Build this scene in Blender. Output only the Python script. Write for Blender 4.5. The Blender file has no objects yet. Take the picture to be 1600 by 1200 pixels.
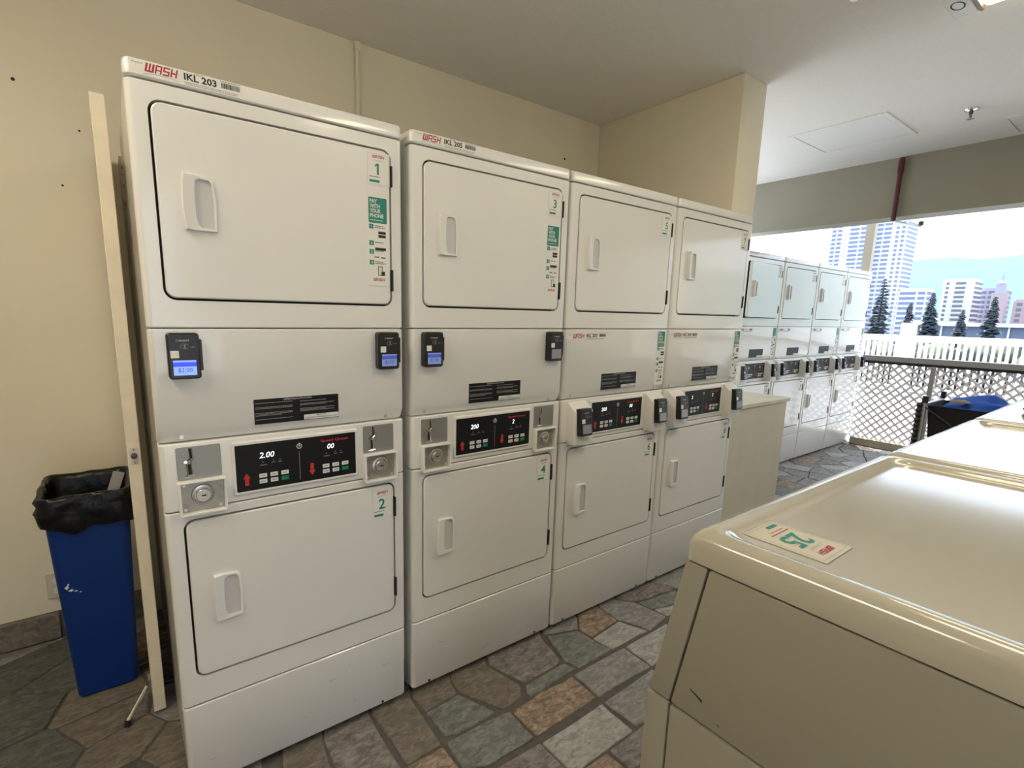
import bpy, bmesh, math, random
from mathutils import Vector, Matrix, noise
random.seed(7)
S = bpy.context.scene
COL = S.collection
R = math.radians

# ------------------------------------------------------------------ camera
cam = bpy.data.cameras.new('camera')
co = bpy.data.objects.new('camera', cam); COL.objects.link(co)
F_PX, YAW, PITCH, ROLL = 791.633, 0.62947, 0.17510, 0.021316
cam.sensor_width = 36.0; cam.lens = F_PX / 1600 * 36
cam.shift_x = 39.81 / 1600; cam.shift_y = 31.75 / 1600
cam.clip_start = 0.02; cam.clip_end = 12000
fwd = Vector((math.sin(YAW) * math.cos(PITCH), math.cos(YAW) * math.cos(PITCH), -math.sin(PITCH)))
rgt = Vector((math.cos(YAW), -math.sin(YAW), 0)); upv = rgt.cross(fwd)
r2 = rgt * math.cos(ROLL) + upv * math.sin(ROLL); u2 = -rgt * math.sin(ROLL) + upv * math.cos(ROLL)
mw = Matrix((r2, u2, -fwd)).transposed().to_4x4(); mw.translation = Vector((-0.0598, -1.4802, 1.3931))
co.matrix_world = mw
S.camera = co
S.view_settings.view_transform = 'Standard'; S.view_settings.look = 'None'
S.view_settings.gamma = 1.0; S.view_settings.use_curve_mapping = False
S.view_settings.exposure = 0.48

# ------------------------------------------------------------------ sky and sun
W = bpy.data.worlds.new('world'); S.world = W; W.use_nodes = True
bg = W.node_tree.nodes['Background']; bg.inputs[0].default_value = (0.72, 0.84, 1.0, 1); bg.inputs[1].default_value = 2.0
sun = bpy.data.lights.new('sun', 'SUN'); sun.energy = 13.0; sun.angle = R(0.3); sun.color = (1.0, 0.97, 0.92)
so = bpy.data.objects.new('sun', sun); COL.objects.link(so)
EL = R(70); sd = Vector((0.85 * math.cos(EL), 0.53 * math.cos(EL), math.sin(EL)))
so.rotation_euler = sd.to_track_quat('Z', 'Y').to_euler(); so.location = (8, 4, 12)

# ------------------------------------------------------------------ materials
MATS = {}
def mat(name, col, rough=0.5, metal=0.0, var=0.0, scale=8.0, bump=0.0, bscale=60.0, coat=0.0, emit=None, estr=0.0, spec=0.5):
    if name in MATS: return MATS[name]
    m = bpy.data.materials.new(name); m.use_nodes = True; nt = m.node_tree
    b = nt.nodes['Principled BSDF']
    b.inputs['Base Color'].default_value = (*col, 1); b.inputs['Roughness'].default_value = rough
    b.inputs['Metallic'].default_value = metal; b.inputs['Specular IOR Level'].default_value = spec
    if coat: b.inputs['Coat Weight'].default_value = coat; b.inputs['Coat Roughness'].default_value = 0.08
    if emit: b.inputs['Emission Color'].default_value = (*emit, 1); b.inputs['Emission Strength'].default_value = estr
    if var or bump:
        tc = nt.nodes.new('ShaderNodeTexCoord')
    if var:
        n = nt.nodes.new('ShaderNodeTexNoise'); n.inputs['Scale'].default_value = scale; n.inputs['Detail'].default_value = 5
        nt.links.new(tc.outputs['Object'], n.inputs['Vector'])
        cr = nt.nodes.new('ShaderNodeValToRGB')
        cr.color_ramp.elements[0].position = 0.3; cr.color_ramp.elements[1].position = 0.7
        cr.color_ramp.elements[0].color = (*[c * (1 - var) for c in col], 1)
        cr.color_ramp.elements[1].color = (*[min(1, c * (1 + var)) for c in col], 1)
        nt.links.new(n.outputs['Fac'], cr.inputs['Fac']); nt.links.new(cr.outputs['Color'], b.inputs['Base Color'])
    if bump:
        n2 = nt.nodes.new('ShaderNodeTexNoise'); n2.inputs['Scale'].default_value = bscale; n2.inputs['Detail'].default_value = 4
        nt.links.new(tc.outputs['Object'], n2.inputs['Vector'])
        bp = nt.nodes.new('ShaderNodeBump'); bp.inputs['Strength'].default_value = bump; bp.inputs['Distance'].default_value = 0.004
        nt.links.new(n2.outputs['Fac'], bp.inputs['Height']); nt.links.new(bp.outputs['Normal'], b.inputs['Normal'])
    MATS[name] = m; return m

enamel = mat('white_enamel', (0.80, 0.79, 0.755), 0.32, var=0.012, scale=3, bump=0.015, bscale=14, coat=0.7)
plastic = mat('white_plastic', (0.80, 0.79, 0.75), 0.42)
cup = mat('grey_white_plastic', (0.62, 0.61, 0.60), 0.5)
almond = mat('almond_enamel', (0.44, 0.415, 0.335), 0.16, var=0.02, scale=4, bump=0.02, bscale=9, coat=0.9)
almond_shade = mat('almond_side_shaded', (0.30, 0.282, 0.23), 0.45, var=0.02, scale=4)  # the top's almond darkened, shade of the side put into the colour
galv = mat('galvanised_side', (0.42, 0.40, 0.37), 0.5)
deep_black = mat('black_gap', (0.02, 0.018, 0.016), 0.8)
black = mat('black_plastic', (0.012, 0.012, 0.013), 0.35)
glassblk = mat('black_overlay', (0.008, 0.008, 0.009), 0.45, spec=0.25)
blk_print = mat('black_print', (0.02, 0.02, 0.02), 0.6)
wht_print = mat('white_print', (0.75, 0.75, 0.72), 0.6)
gry_print = mat('grey_print', (0.32, 0.32, 0.31), 0.6)
red_print = mat('red_print', (0.42, 0.02, 0.05), 0.6)
redlit = mat('red_arrow', (0.55, 0.03, 0.02), 0.6)
teal = mat('teal_print', (0.01, 0.23, 0.18), 0.55)
green = mat('green_key', (0.0, 0.22, 0.10), 0.5)
paper = mat('sticker_paper', (0.80, 0.79, 0.73), 0.5)
clear = mat('clear_vinyl', (0.55, 0.52, 0.415), 0.35)
digit = mat('lit_digits', (0.8, 0.85, 0.9), 0.5, emit=(0.85, 0.92, 1.0), estr=1.0)
scr_lo = mat('screen_blue', (0.1, 0.15, 0.4), 0.3, emit=(0.20, 0.33, 0.85), estr=0.9)
scr_hi = mat('screen_bar', (0.02, 0.03, 0.4), 0.3, emit=(0.03, 0.05, 0.60), estr=0.9)
scr_tx = mat('screen_text', (0.03, 0.05, 0.3), 0.4)
brushed = mat('brushed_plate', (0.33, 0.33, 0.31), 0.45, 0.6)
steel = mat('steel', (0.66, 0.64, 0.58), 0.3, 0.75, var=0.1, scale=30)
lockm = mat('lock_plate_metal', (0.40, 0.385, 0.34), 0.4, 0.6, var=0.15, scale=40)
darksteel = mat('dark_steel', (0.10, 0.095, 0.09), 0.4, 0.8)
chrome = mat('chrome', (0.75, 0.74, 0.72), 0.15, 1.0)
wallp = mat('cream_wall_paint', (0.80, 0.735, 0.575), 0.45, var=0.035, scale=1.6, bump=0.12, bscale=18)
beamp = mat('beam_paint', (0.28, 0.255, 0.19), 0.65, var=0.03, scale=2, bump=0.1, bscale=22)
ceilp = mat('ceiling_texture', (0.86, 0.835, 0.79), 0.85, var=0.02, scale=90, bump=0.5, bscale=190)
panelp = mat('hatch_paint', (0.84, 0.83, 0.80), 0.7)
doorp = mat('door_edge_paint', (0.78, 0.69, 0.52), 0.5, var=0.06, scale=14, bump=0.2, bscale=35)
jambp = mat('jamb_paint', (0.42, 0.36, 0.24), 0.6)
boxp = mat('partition_paint', (0.62, 0.575, 0.45), 0.55, var=0.04, scale=7)
mortar = mat('mortar', (0.10, 0.092, 0.082), 0.9, var=0.15, scale=30, bump=0.4, bscale=90)
binblue = mat('bin_blue', (0.001, 0.028, 0.17), 0.45, bump=0.08, bscale=120, spec=0.3)
bag = mat('bin_bag', (0.003, 0.003, 0.0035), 0.33, bump=0.7, bscale=38, spec=0.3)
tubem = mat('tube_lens', (0.8, 0.78, 0.65), 0.4, emit=(1.0, 0.87, 0.62), estr=6.0)
fill_left = mat('bright_fill_lens', (0.8, 0.78, 0.65), 0.4, emit=(1.0, 0.875, 0.67), estr=15.0)
fill_aisle = mat('mid_fill_lens', (0.8, 0.78, 0.65), 0.4, emit=(1.0, 0.865, 0.65), estr=10.0)
lampw = mat('lamp_housing', (0.72, 0.70, 0.66), 0.4)
brass = mat('lamp_brown_edge', (0.16, 0.10, 0.03), 0.4)
redpipe = mat('red_pipe_paint', (0.085, 0.007, 0.008), 0.45)
lattm = mat('lattice_paint', (0.84, 0.81, 0.81), 0.6)
woodm = mat('sill_wood', (0.40, 0.34, 0.28), 0.7, var=0.2, scale=6)
ledge = mat('grey_ledge', (0.34, 0.33, 0.33), 0.5)
whitec = mat('white_concrete', (0.82, 0.82, 0.80), 0.7)
deckm = mat('deck_concrete', (0.44, 0.46, 0.49), 0.8, var=0.05, scale=2)
postm = mat('post_paint', (0.50, 0.44, 0.36), 0.6)
pinem = mat('pine_needles', (0.048, 0.062, 0.075), 0.8, var=0.3, scale=0.8)
barkm = mat('bark', (0.06, 0.05, 0.045), 0.9)
shrubm = mat('shrub_leaves', (0.085, 0.10, 0.07), 0.8, var=0.35, scale=1.2)
groundm = mat('far_ground', (0.06, 0.07, 0.065), 0.9, var=0.2, scale=0.05)
mountm = mat('mountain_green', (0.075, 0.145, 0.15), 0.95, var=0.12, scale=0.004)
bwhite = mat('tower_white', (0.75, 0.75, 0.76), 0.7)
bgrey = mat('tower_grey', (0.42, 0.43, 0.54), 0.7)  # from here to the low roof, haze and sky reflection put into paler colours
bpink = mat('tower_pink', (0.50, 0.38, 0.42), 0.7)
winb = mat('tower_glass', (0.21, 0.26, 0.42), 0.4)
wing_ = mat('tower_dark_glass', (0.18, 0.19, 0.25), 0.4)
roofd = mat('low_roof_blue', (0.15, 0.19, 0.29), 0.7)
cartb = mat('cart_fabric', (0.006, 0.006, 0.007), 0.8, bump=0.3, bscale=60)
bluec = mat('blue_cloth', (0.01, 0.08, 0.42), 0.8)
tanc = mat('tan_cloth', (0.36, 0.26, 0.17), 0.8)
greyc = mat('grey_cloth', (0.16, 0.155, 0.14), 0.85)
yelm = mat('yellow_clip', (0.45, 0.36, 0.04), 0.5)
silver = mat('bare_pipe', (0.55, 0.55, 0.55), 0.35, 0.8)
outletm = mat('outlet_cream', (0.62, 0.58, 0.46), 0.4)
card = mat('grey_card', (0.42, 0.40, 0.38), 0.7)

def slate(name, a, b, c):
    a, b, c = [tuple(min(.9, q * 1.4) for q in t) for t in (a, b, c)]
    m = bpy.data.materials.new(name); m.use_nodes = True; nt = m.node_tree; p = nt.nodes['Principled BSDF']
    tc = nt.nodes.new('ShaderNodeTexCoord'); oi = nt.nodes.new('ShaderNodeObjectInfo')
    mp = nt.nodes.new('ShaderNodeMapping'); mp.inputs['Scale'].default_value = (1.0, 2.2, 1.0); mp.inputs['Rotation'].default_value = (0, 0, 0.5)
    ad = nt.nodes.new('ShaderNodeVectorMath'); ad.operation = 'ADD'
    sc = nt.nodes.new('ShaderNodeVectorMath'); sc.operation = 'SCALE'; sc.inputs['Scale'].default_value = 40.0
    cb = nt.nodes.new('ShaderNodeCombineXYZ'); nt.links.new(oi.outputs['Random'], cb.inputs[0]); nt.links.new(oi.outputs['Random'], cb.inputs[1])
    nt.links.new(cb.outputs[0], sc.inputs[0]); nt.links.new(tc.outputs['Object'], ad.inputs[0]); nt.links.new(sc.outputs[0], ad.inputs[1])
    nt.links.new(ad.outputs[0], mp.inputs['Vector'])
    n = nt.nodes.new('ShaderNodeTexNoise'); n.inputs['Scale'].default_value = 20; n.inputs['Detail'].default_value = 10; n.inputs['Roughness'].default_value = 0.68; n.inputs['Distortion'].default_value = 1.0
    nt.links.new(mp.outputs[0], n.inputs['Vector'])
    cr = nt.nodes.new('ShaderNodeValToRGB'); e = cr.color_ramp.elements
    e[0].position = 0.36; e[0].color = (*a, 1); e[1].position = 0.66; e[1].color = (*c, 1)
    x = cr.color_ramp.elements.new(0.5); x.color = (*b, 1)
    nt.links.new(n.outputs['Fac'], cr.inputs['Fac']); nt.links.new(cr.outputs[0], p.inputs['Base Color'])
    n2 = nt.nodes.new('ShaderNodeTexNoise'); n2.inputs['Scale'].default_value = 40; n2.inputs['Detail'].default_value = 8; n2.inputs['Roughness'].default_value = 0.7
    nt.links.new(mp.outputs[0], n2.inputs['Vector'])
    bp = nt.nodes.new('ShaderNodeBump'); bp.inputs['Strength'].default_value = 0.9; bp.inputs['Distance'].default_value = 0.007
    nt.links.new(n2.outputs['Fac'], bp.inputs['Height']); nt.links.new(bp.outputs[0], p.inputs['Normal'])
    p.inputs['Roughness'].default_value = 0.5
    return m
SL = {'g': slate('slate_green', (0.08, 0.085, 0.077), (0.132, 0.138, 0.127), (0.21, 0.216, 0.20)),
      'k': slate('slate_grey', (0.12, 0.115, 0.11), (0.18, 0.175, 0.17), (0.28, 0.27, 0.265)),
      't': slate('slate_tan', (0.09, 0.065, 0.05), (0.21, 0.155, 0.11), (0.36, 0.28, 0.21)),
      'p': slate('slate_purple', (0.085, 0.072, 0.068), (0.155, 0.138, 0.13), (0.25, 0.225, 0.215)),
      'l': slate('slate_light', (0.17, 0.17, 0.155), (0.27, 0.265, 0.25), (0.37, 0.36, 0.34)),
      'b': slate('slate_brown', (0.085, 0.07, 0.055), (0.13, 0.112, 0.09), (0.20, 0.175, 0.145)),
      'd': slate('slate_dark', (0.045, 0.047, 0.042), (0.075, 0.077, 0.07), (0.13, 0.13, 0.12))}

# ------------------------------------------------------------------ mesh helpers
class MB:
    def __init__(s): s.v = []; s.f = []
    def add(s, vs, fs):
        o = len(s.v); s.v += [tuple(v) for v in vs]; s.f += [tuple(i + o for i in f) for f in fs]; return s
    def box(s, x0, x1, y0, y1, z0, z1):
        return s.add([(x0, y0, z0), (x1, y0, z0), (x1, y1, z0), (x0, y1, z0), (x0, y0, z1), (x1, y0, z1), (x1, y1, z1), (x0, y1, z1)],
                     [(0, 3, 2, 1), (4, 5, 6, 7), (0, 1, 5, 4), (1, 2, 6, 5), (2, 3, 7, 6), (3, 0, 4, 7)])
    def prism(s, pts, y0, y1):                        # outline in xz, front at y0
        n = len(pts)
        vs = [(x, y0, z) for x, z in pts] + [(x, y1, z) for x, z in pts]
        fs = [tuple(range(n)), tuple(reversed(range(n, 2 * n)))] + [(i, n + i, n + (i + 1) % n, (i + 1) % n) for i in range(n)]
        return s.add(vs, fs)
    def slab(s, pts, z0, z1):                         # outline in xy
        n = len(pts)
        vs = [(x, y, z0) for x, y in pts] + [(x, y, z1) for x, y in pts]
        fs = [tuple(reversed(range(n))), tuple(range(n, 2 * n))] + [(i, (i + 1) % n, n + (i + 1) % n, n + i) for i in range(n)]
        return s.add(vs, fs)
    def rings(s, rs, cap0=True, cap1=True, closed=True):
        n = len(rs[0]); o = len(s.v)
        for r in rs: s.v += [tuple(p) for p in r]
        for k in range(len(rs) - 1):
            for i in range(n if closed else n - 1):
                j = (i + 1) % n
                s.f.append((o + k * n + i, o + k * n + j, o + (k + 1) * n + j, o + (k + 1) * n + i))
        if cap0: s.f.append(tuple(o + i for i in reversed(range(n))))
        if cap1: s.f.append(tuple(o + (len(rs) - 1) * n + i for i in range(n)))
        return s
    def tube(s, pts, r, n=8):
        pts = [Vector(p) for p in pts]; rs = []
        for i, p in enumerate(pts):
            d = (pts[min(i + 1, len(pts) - 1)] - pts[max(i - 1, 0)]).normalized()
            a = d.orthogonal().normalized() if abs(d.z) > .9 or True else None
            ref = Vector((0.123, 0.456, 0.88)) if abs(d.z) < 0.8 else Vector((1, 0.2, 0.1))
            a = (ref - d * ref.dot(d)).normalized(); b = d.cross(a)
            rr = r[i] if isinstance(r, (list, tuple)) else r
            rs.append([p + a * rr * math.cos(t) + b * rr * math.sin(t) for t in [2 * math.pi * k / n for k in range(n)]])
        return s.rings(rs)
    def disc(s, cx, cz, y0, y1, r, n=20, rx=None):    # short cylinder facing -y
        rx = rx or r
        return s.prism([(cx + rx * math.cos(2 * math.pi * k / n), cz + r * math.sin(2 * math.pi * k / n)) for k in range(n)], y0, y1)
    def mesh(s, name, smooth=False, bevel=0.0, seg=2, ang=30):
        me = bpy.data.meshes.new(name); me.from_pydata(s.v, [], s.f)
        bm = bmesh.new(); bm.from_mesh(me)
        bmesh.ops.recalc_face_normals(bm, faces=bm.faces)
        if bevel:
            es = [e for e in bm.edges if len(e.link_faces) == 2 and e.calc_face_angle(0) > R(25)]
            bmesh.ops.bevel(bm, geom=es, offset=bevel, segments=seg, affect='EDGES', profile=0.5, clamp_overlap=True)
        if smooth or bevel:
            for f in bm.faces: f.smooth = True
            for e in bm.edges:
                if len(e.link_faces) == 2: e.smooth = e.calc_face_angle(0) < R(ang if not bevel else 40)
        bm.to_mesh(me); bm.free(); return me

def obj(name, me, m=None, parent=None, loc=None, rot=None, **props):
    if isinstance(me, MB): me = me.mesh(name)
    if m is not None and len(me.materials) == 0: me.materials.append(m)
    o = bpy.data.objects.new(name, me); COL.objects.link(o)
    if m is not None and me.materials[0] != m:
        o.material_slots[0].link = 'OBJECT'; o.material_slots[0].material = m
    if parent: o.parent = parent
    if loc: o.location = loc
    if rot: o.rotation_euler = rot
    for k, v in props.items(): o[k] = v
    return o
def thing(name, label, cat, loc=(0, 0, 0), group=None, rotz=0):
    o = bpy.data.objects.new(name, None); COL.objects.link(o); o.location = loc; o.rotation_euler = (0, 0, rotz); o.empty_display_size = 0.1
    o['label'] = label; o['category'] = cat
    if group: o['group'] = group
    return o
def struct(name, me, m, label=None, **k):
    o = obj(name, me, m, kind='structure', **k)
    if label: o['label'] = label
    return o
def rr(x0, z0, x1, z1, r, n=6):                        # rounded rectangle outline, counter-clockwise seen from -y
    pts = []
    for cx, cz, a in ((x1 - r, z0 + r, -90), (x1 - r, z1 - r, 0), (x0 + r, z1 - r, 90), (x0 + r, z0 + r, 180)):
        for k in range(n + 1):
            t = R(a + 90 * k / n); pts.append((cx + r * math.cos(t), cz + r * math.sin(t)))
    return pts
def plate(x0, z0, x1, z1, r, yf, yb, ch=0.002, n=6):   # chamfered rounded plate facing -y
    m = MB()
    o = rr(x0, z0, x1, z1, r, n); i = rr(x0 + ch, z0 + ch, x1 - ch, z1 - ch, max(r - ch, .0005), n)
    m.rings([[(x, yb, z) for x, z in o], [(x, yf + ch, z) for x, z in o], [(x, yf, z) for x, z in i]])
    return m

TXT = {}
def text(s, h, w=None, shear=0.0, bold=0.0, align='L', flat=True):
    key = (s, h, w, shear, bold, align)
    if key in TXT: return TXT[key]
    cu = bpy.data.curves.new('lettering', 'FONT'); cu.body = s; cu.shear = shear; cu.offset = bold; cu.resolution_u = 2
    o = bpy.data.objects.new('lettering_tmp', cu); COL.objects.link(o)
    dg = bpy.context.evaluated_depsgraph_get(); me = bpy.data.meshes.new_from_object(o.evaluated_get(dg))
    bpy.data.objects.remove(o); bpy.data.curves.remove(cu)
    xs = [v.co.x for v in me.vertices]; ys = [v.co.y for v in me.vertices]
    x0, x1, y0, y1 = min(xs), max(xs), min(ys), max(ys)
    sy = h / (y1 - y0); sx = (w / (x1 - x0)) if w else sy
    tw = (x1 - x0) * sx; off = {'L': 0, 'C': tw / 2, 'R': tw}[align]
    for v in me.vertices:
        v.co = Vector(((v.co.x - x0) * sx - off, 0.0, (v.co.y - y0) * sy))
    me.name = 'lettering'; TXT[key] = me; return me
LG = {}
def logo(h, w, align='L'):
    """squared, slanted WASH lettering"""
    k = (h, w, align)
    if k in LG: return LG[k]
    t = .23; q = .17; m = MB()
    G = {'W': [(0, 0, t, 1), (.5 - t * .42, 0, .5 + t * .42, 1), (1 - t, 0, 1, 1), (0, 0, 1, q)], 'A': [(0, 0, t, 1), (1 - t, 0, 1, 1), (0, 1 - q, 1, 1), (0, .34, 1, .34 + q * .8)],
         'S': [(0, 0, 1, q), (0, .41, 1, .41 + q), (0, 1 - q, 1, 1), (0, .5, t, 1), (1 - t, 0, 1, .5)], 'H': [(0, 0, t, 1), (1 - t, 0, 1, 1), (0, .40, 1, .40 + q)]}
    x = 0; sh = .22 * h; W0 = w - sh; tot = 1.35 + 1 + 1 + 1 + .54; u = W0 / tot
    for ch in 'WASH':
        cw = u * (1.35 if ch == 'W' else 1)
        for i, (a, b, c, d) in enumerate(G[ch]):
            yy = -.00002 * i
            m.add([(x + a * cw + sh * b, yy, b * h), (x + c * cw + sh * b, yy, b * h), (x + c * cw + sh * d, yy, d * h), (x + a * cw + sh * d, yy, d * h)], [(0, 1, 2, 3)])
        x += cw + u * .18
    if align == 'C': m.v = [(a - w / 2, b, c) for a, b, c in m.v]
    LG[k] = m.mesh('lettering'); return LG[k]
def numeral(s_, h, bold=.018, align='C'):
    if s_ != '1': return text(s_, h, None, 0, bold, align)
    if ('1', h) not in LG:
        t = h * .20
        LG[('1', h)] = MB().add([(-t / 2, 0, 0), (t / 2, 0, 0), (t / 2, 0, h), (-t * .35, 0, h), (-t * 1.5, 0, h * .84), (-t * 1.5, 0, h * .68), (-t / 2, 0, h * .78)], [(0, 1, 2, 3, 4, 5, 6)]).mesh('lettering')
    return LG[('1', h)]
MC = {}
def cached(key, fn, **k):
    if key not in MC: MC[key] = fn().mesh(key if isinstance(key, str) else str(key[0]), **k)
    return MC[key]
def lines(rects, yf, t=0.0003):                        # a batch of printed bars on one plane
    m = MB()
    for x0, z0, x1, z1 in rects: m.add([(x0, yf, z0), (x1, yf, z0), (x1, yf, z1), (x0, yf, z1)], [(0, 1, 2, 3)])
    return m
def greek(x0, x1, z, h, seed, yf):                     # a line of print too small to read
    rnd = random.Random(seed); out = []; x = x0
    while x < x1:
        w = rnd.uniform(0.5, 1.6) * h * 2; out.append((x, z, min(x + w, x1), z + h)); x += w + h * 0.6
    return out

# ------------------------------------------------------------------ room shell
ZC = 2.705; YB = 1.165; XL, XB, YF = -2.3, 5.158, -3.4
wb = struct('wall_back', MB().box(XL - .15, 3.04, YB, YB + .15, -.05, ZC), wallp, 'cream painted wall behind the dryers')
for (x, z, r) in ((-.286, 2.197, .006), (-.11, 2.06, .004), (2.47, 2.43, .007), (-.18, 1.85, .004)):
    obj('nail_hole', MB().disc(x, z, YB - .0015, YB + .001, r, 10), deep_black, wb)
struct('wall_left', MB().box(XL - .15, XL, YF - .15, YB, -.05, ZC), wallp)
struct('wall_front', MB().box(XL - .15, -.60, YF - .15, YF, -.05, ZC).box(.40, 7.4, YF - .15, YF, -.05, ZC).box(-.60, .40, YF - .15, YF, 2.30, ZC), wallp)
struct('floor_walkway', MB().box(-3.5, 6.9, YF - 6.2, YF - .15, -.15, -.02), mat('walkway_concrete', (0.50, 0.49, 0.46), 0.8, var=0.05, scale=2), 'pale walkway outside the doorway behind the camera')
struct('wall_wing', MB().box(2.795, 3.04, .144, YB, -.05, ZC).mesh('wall_wing', bevel=.006), wallp, 'cream wing wall ending beside the fourth dryer')
ceil = struct('ceiling', MB().box(XL - .15, XB + .02, YF - .15, 2.4, ZC, ZC + .2), ceilp)
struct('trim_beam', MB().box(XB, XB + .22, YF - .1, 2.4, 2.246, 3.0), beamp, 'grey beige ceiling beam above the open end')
struct('ceiling_canopy', MB().box(XB + .22, 7.40, YF - .1, 2.6, 2.95, 3.15), whitec, 'white canopy slab outside the beam')
# ceiling access panels
def access(x0, x1, y0, y1):
    m = MB()
    for a in ((x0, x1, y0, y0 + .03), (x0, x1, y1 - .03, y1), (x0, x0 + .03, y0 + .03, y1 - .03), (x1 - .03, x1, y0 + .03, y1 - .03)):
        m.box(a[0], a[1], a[2], a[3], ZC - .006, ZC + .01)
    p = obj('access_panel_frame', m, panelp, ceil)
    obj('access_panel', MB().box(x0 + .034, x1 - .034, y0 + .034, y1 - .034, ZC - .0035, ZC + .008), panelp, p)
access(3.99, 4.60, -.135, .46); access(4.66, 5.10, -1.14, -.54)
cnd = thing('wall_conduit', 'thin cream painted conduit running up the wall above the dryers', 'pipe', (1.02, YB - .012, 2.0))
obj('conduit_pipe', MB().tube([(0, 0, -.5), (0, 0, .70)], .010).mesh('conduit_pipe', smooth=True), wallp, cnd)
obj('conduit_box', MB().box(-.014, .014, -.014, .012, .66, .70), wallp, cnd)

# ------------------------------------------------------------------ floor with slate stones
fl = struct('floor', MB().box(XL - .15, 6.9, YF - .15, 2.6, -.10, -.004), mortar, 'flagstone floor of irregular slate pieces')
def inset(poly, d):
    n = len(poly); out = []
    for i in range(n):
        p0, p1, p2 = Vector(poly[i - 1]), Vector(poly[i]), Vector(poly[(i + 1) % n])
        a = (p1 - p0).normalized(); b = (p2 - p1).normalized()
        na = Vector((-a.y, a.x)); nb = Vector((-b.y, b.x)); bis = na + nb
        if bis.length < 1e-4: bis = na.copy()
        bis.normalize(); c = max(0.35, bis.dot(na)); q = p1 + bis * (d / c); out.append((q.x, q.y))
    return out
def area(p): return 0.5 * sum(p[i - 1][0] * p[i][1] - p[i][0] * p[i - 1][1] for i in range(len(p)))
def stone_mb(poly, top, gap=0.006):
    if area(poly) < 0: poly = poly[::-1]
    # soften the outline a little: cut every corner and wobble the long edges
    pts = []
    rnd = random.Random(int(abs(poly[0][0] * 7919 + poly[0][1] * 104729) * 1000))
    n = len(poly)
    for i in range(n):
        a, b = Vector(poly[i]), Vector(poly[(i + 1) % n]); L = (b - a).length
        c = min(.006, L * .2); d = (b - a).normalized() if L > 1e-6 else Vector((1, 0)); nn = Vector((-d.y, d.x))
        pts.append(tuple(a + d * c))
        if L > .12:
            pts.append(tuple(a + d * (L * .36) + nn * rnd.uniform(-.001, .004))); pts.append(tuple(a + d * (L * .68) + nn * rnd.uniform(-.001, .004)))
        pts.append(tuple(b - d * c))
    o = inset(pts, gap); i2 = inset(pts, gap + .0025)
    t = [top + rnd.uniform(-.0012, .0012) for _ in pts]
    m = MB(); m.rings([[(x, y, -.006) for x, y in o], [(x, y, h - .003) for (x, y), h in zip(o, t)], [(x, y, h) for (x, y), h in zip(i2, t)]], cap0=False)
    return m
F_INV = None
def floor_px(u, v):                                     # where a sight line meets the floor
    d = r2 * ((u - 760.19) / F_PX) + u2 * ((631.75 - v) / F_PX) + fwd
    t = -mw.translation.z / d.z; p = mw.translation + d * t
    return (p.x, p.y)
TR = [('b', [(440, 1150), (505, 1120), (505, 1156), (524, 1215), (440, 1240)]),
      ('p', [(505, 1156), (505, 1120), (570, 1085), (578, 1117), (628, 1200), (640, 1245), (540, 1250)]),
      ('b', [(580, 1115), (572, 1084), (640, 1060), (642, 1090), (691, 1164), (634, 1197)]),
      ('b', [(644, 1090), (642, 1060), (700, 1040), (705, 1067), (715, 1083), (664, 1113)]),
      ('g', [(664, 1114), (716, 1084), (777, 1113), (758, 1124), (718, 1146), (693, 1151)]),
      ('b', [(705, 1066), (700, 1040), (752, 1015), (762, 1040), (814, 1070), (816, 1090), (785, 1110), (717, 1082)]),
      ('p', [(764, 1039), (755, 1013), (838, 975), (848, 998), (859, 1010), (875, 1030), (870, 1039), (819, 1068)]),
      ('g', [(820, 1070), (880, 1035), (901, 1045), (842, 1082), (830, 1089), (822, 1086)]),
      ('g', [(852, 994), (903, 984), (956, 1015), (905, 1044), (881, 1033)]),
      ('k', [(850, 992), (840, 972), (893, 948), (902, 965), (904, 983)]),
      ('t', [(905, 983), (903, 963), (895, 946), (925, 932), (936, 949), (965, 969), (924, 996)]),
      ('l', [(925, 997), (966, 970), (1014, 985), (956, 1015)]),
      ('k', [(937, 949), (927, 931), (952, 920), (962, 937), (992, 941), (1042, 963), (1016, 985), (964, 968)]),
      ('p', [(963, 936), (954, 919), (1005, 895), (1016, 910), (1052, 918), (1052, 922), (993, 940)]),
      ('g', [(995, 941), (1052, 922), (1085, 930), (1044, 947), (1020, 952)]),
      ('l', [(1021, 952), (1044, 947), (1088, 931), (1100, 950), (1041, 962)]),
      ('k', [(1017, 910), (1008, 894), (1062, 868), (1085, 895), (1085, 925), (1053, 918)]),
      ('g', [(695, 1160), (720, 1148), (760, 1126), (796, 1111), (837, 1153), (764, 1197), (722, 1202)]),
      ('t', [(634, 1198), (692, 1165), (722, 1205), (735, 1250), (650, 1250)]),
      ('t', [(798, 1111), (830, 1091), (842, 1082), (894, 1056), (934, 1090), (838, 1152)]),
      ('k', [(895, 1055), (974, 1011), (1018, 1042), (935, 1090)]),
      ('l', [(976, 1010), (1040, 973), (1085, 1000), (1019, 1041)]),
      ('p', [(844, 1160), (775, 1199), (760, 1225), (780, 1260), (900, 1260), (884, 1200)]),
      ('l', [(845, 1160), (940, 1098), (991, 1142), (907, 1203), (885, 1200)]),
      ('k', [(941, 1097), (1019, 1044), (1080, 1085), (1006, 1129), (993, 1136)]),
      ('p', [(949, 1172), (1006, 1131), (1085, 1090), (1120, 1130), (985, 1203)]),
      ('t', [(909, 1202), (947, 1175), (982, 1203), (1010, 1250), (920, 1250)])]
traced = []
for c, pl in TR: traced.append((c, [floor_px(*p) for p in pl]))
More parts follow.
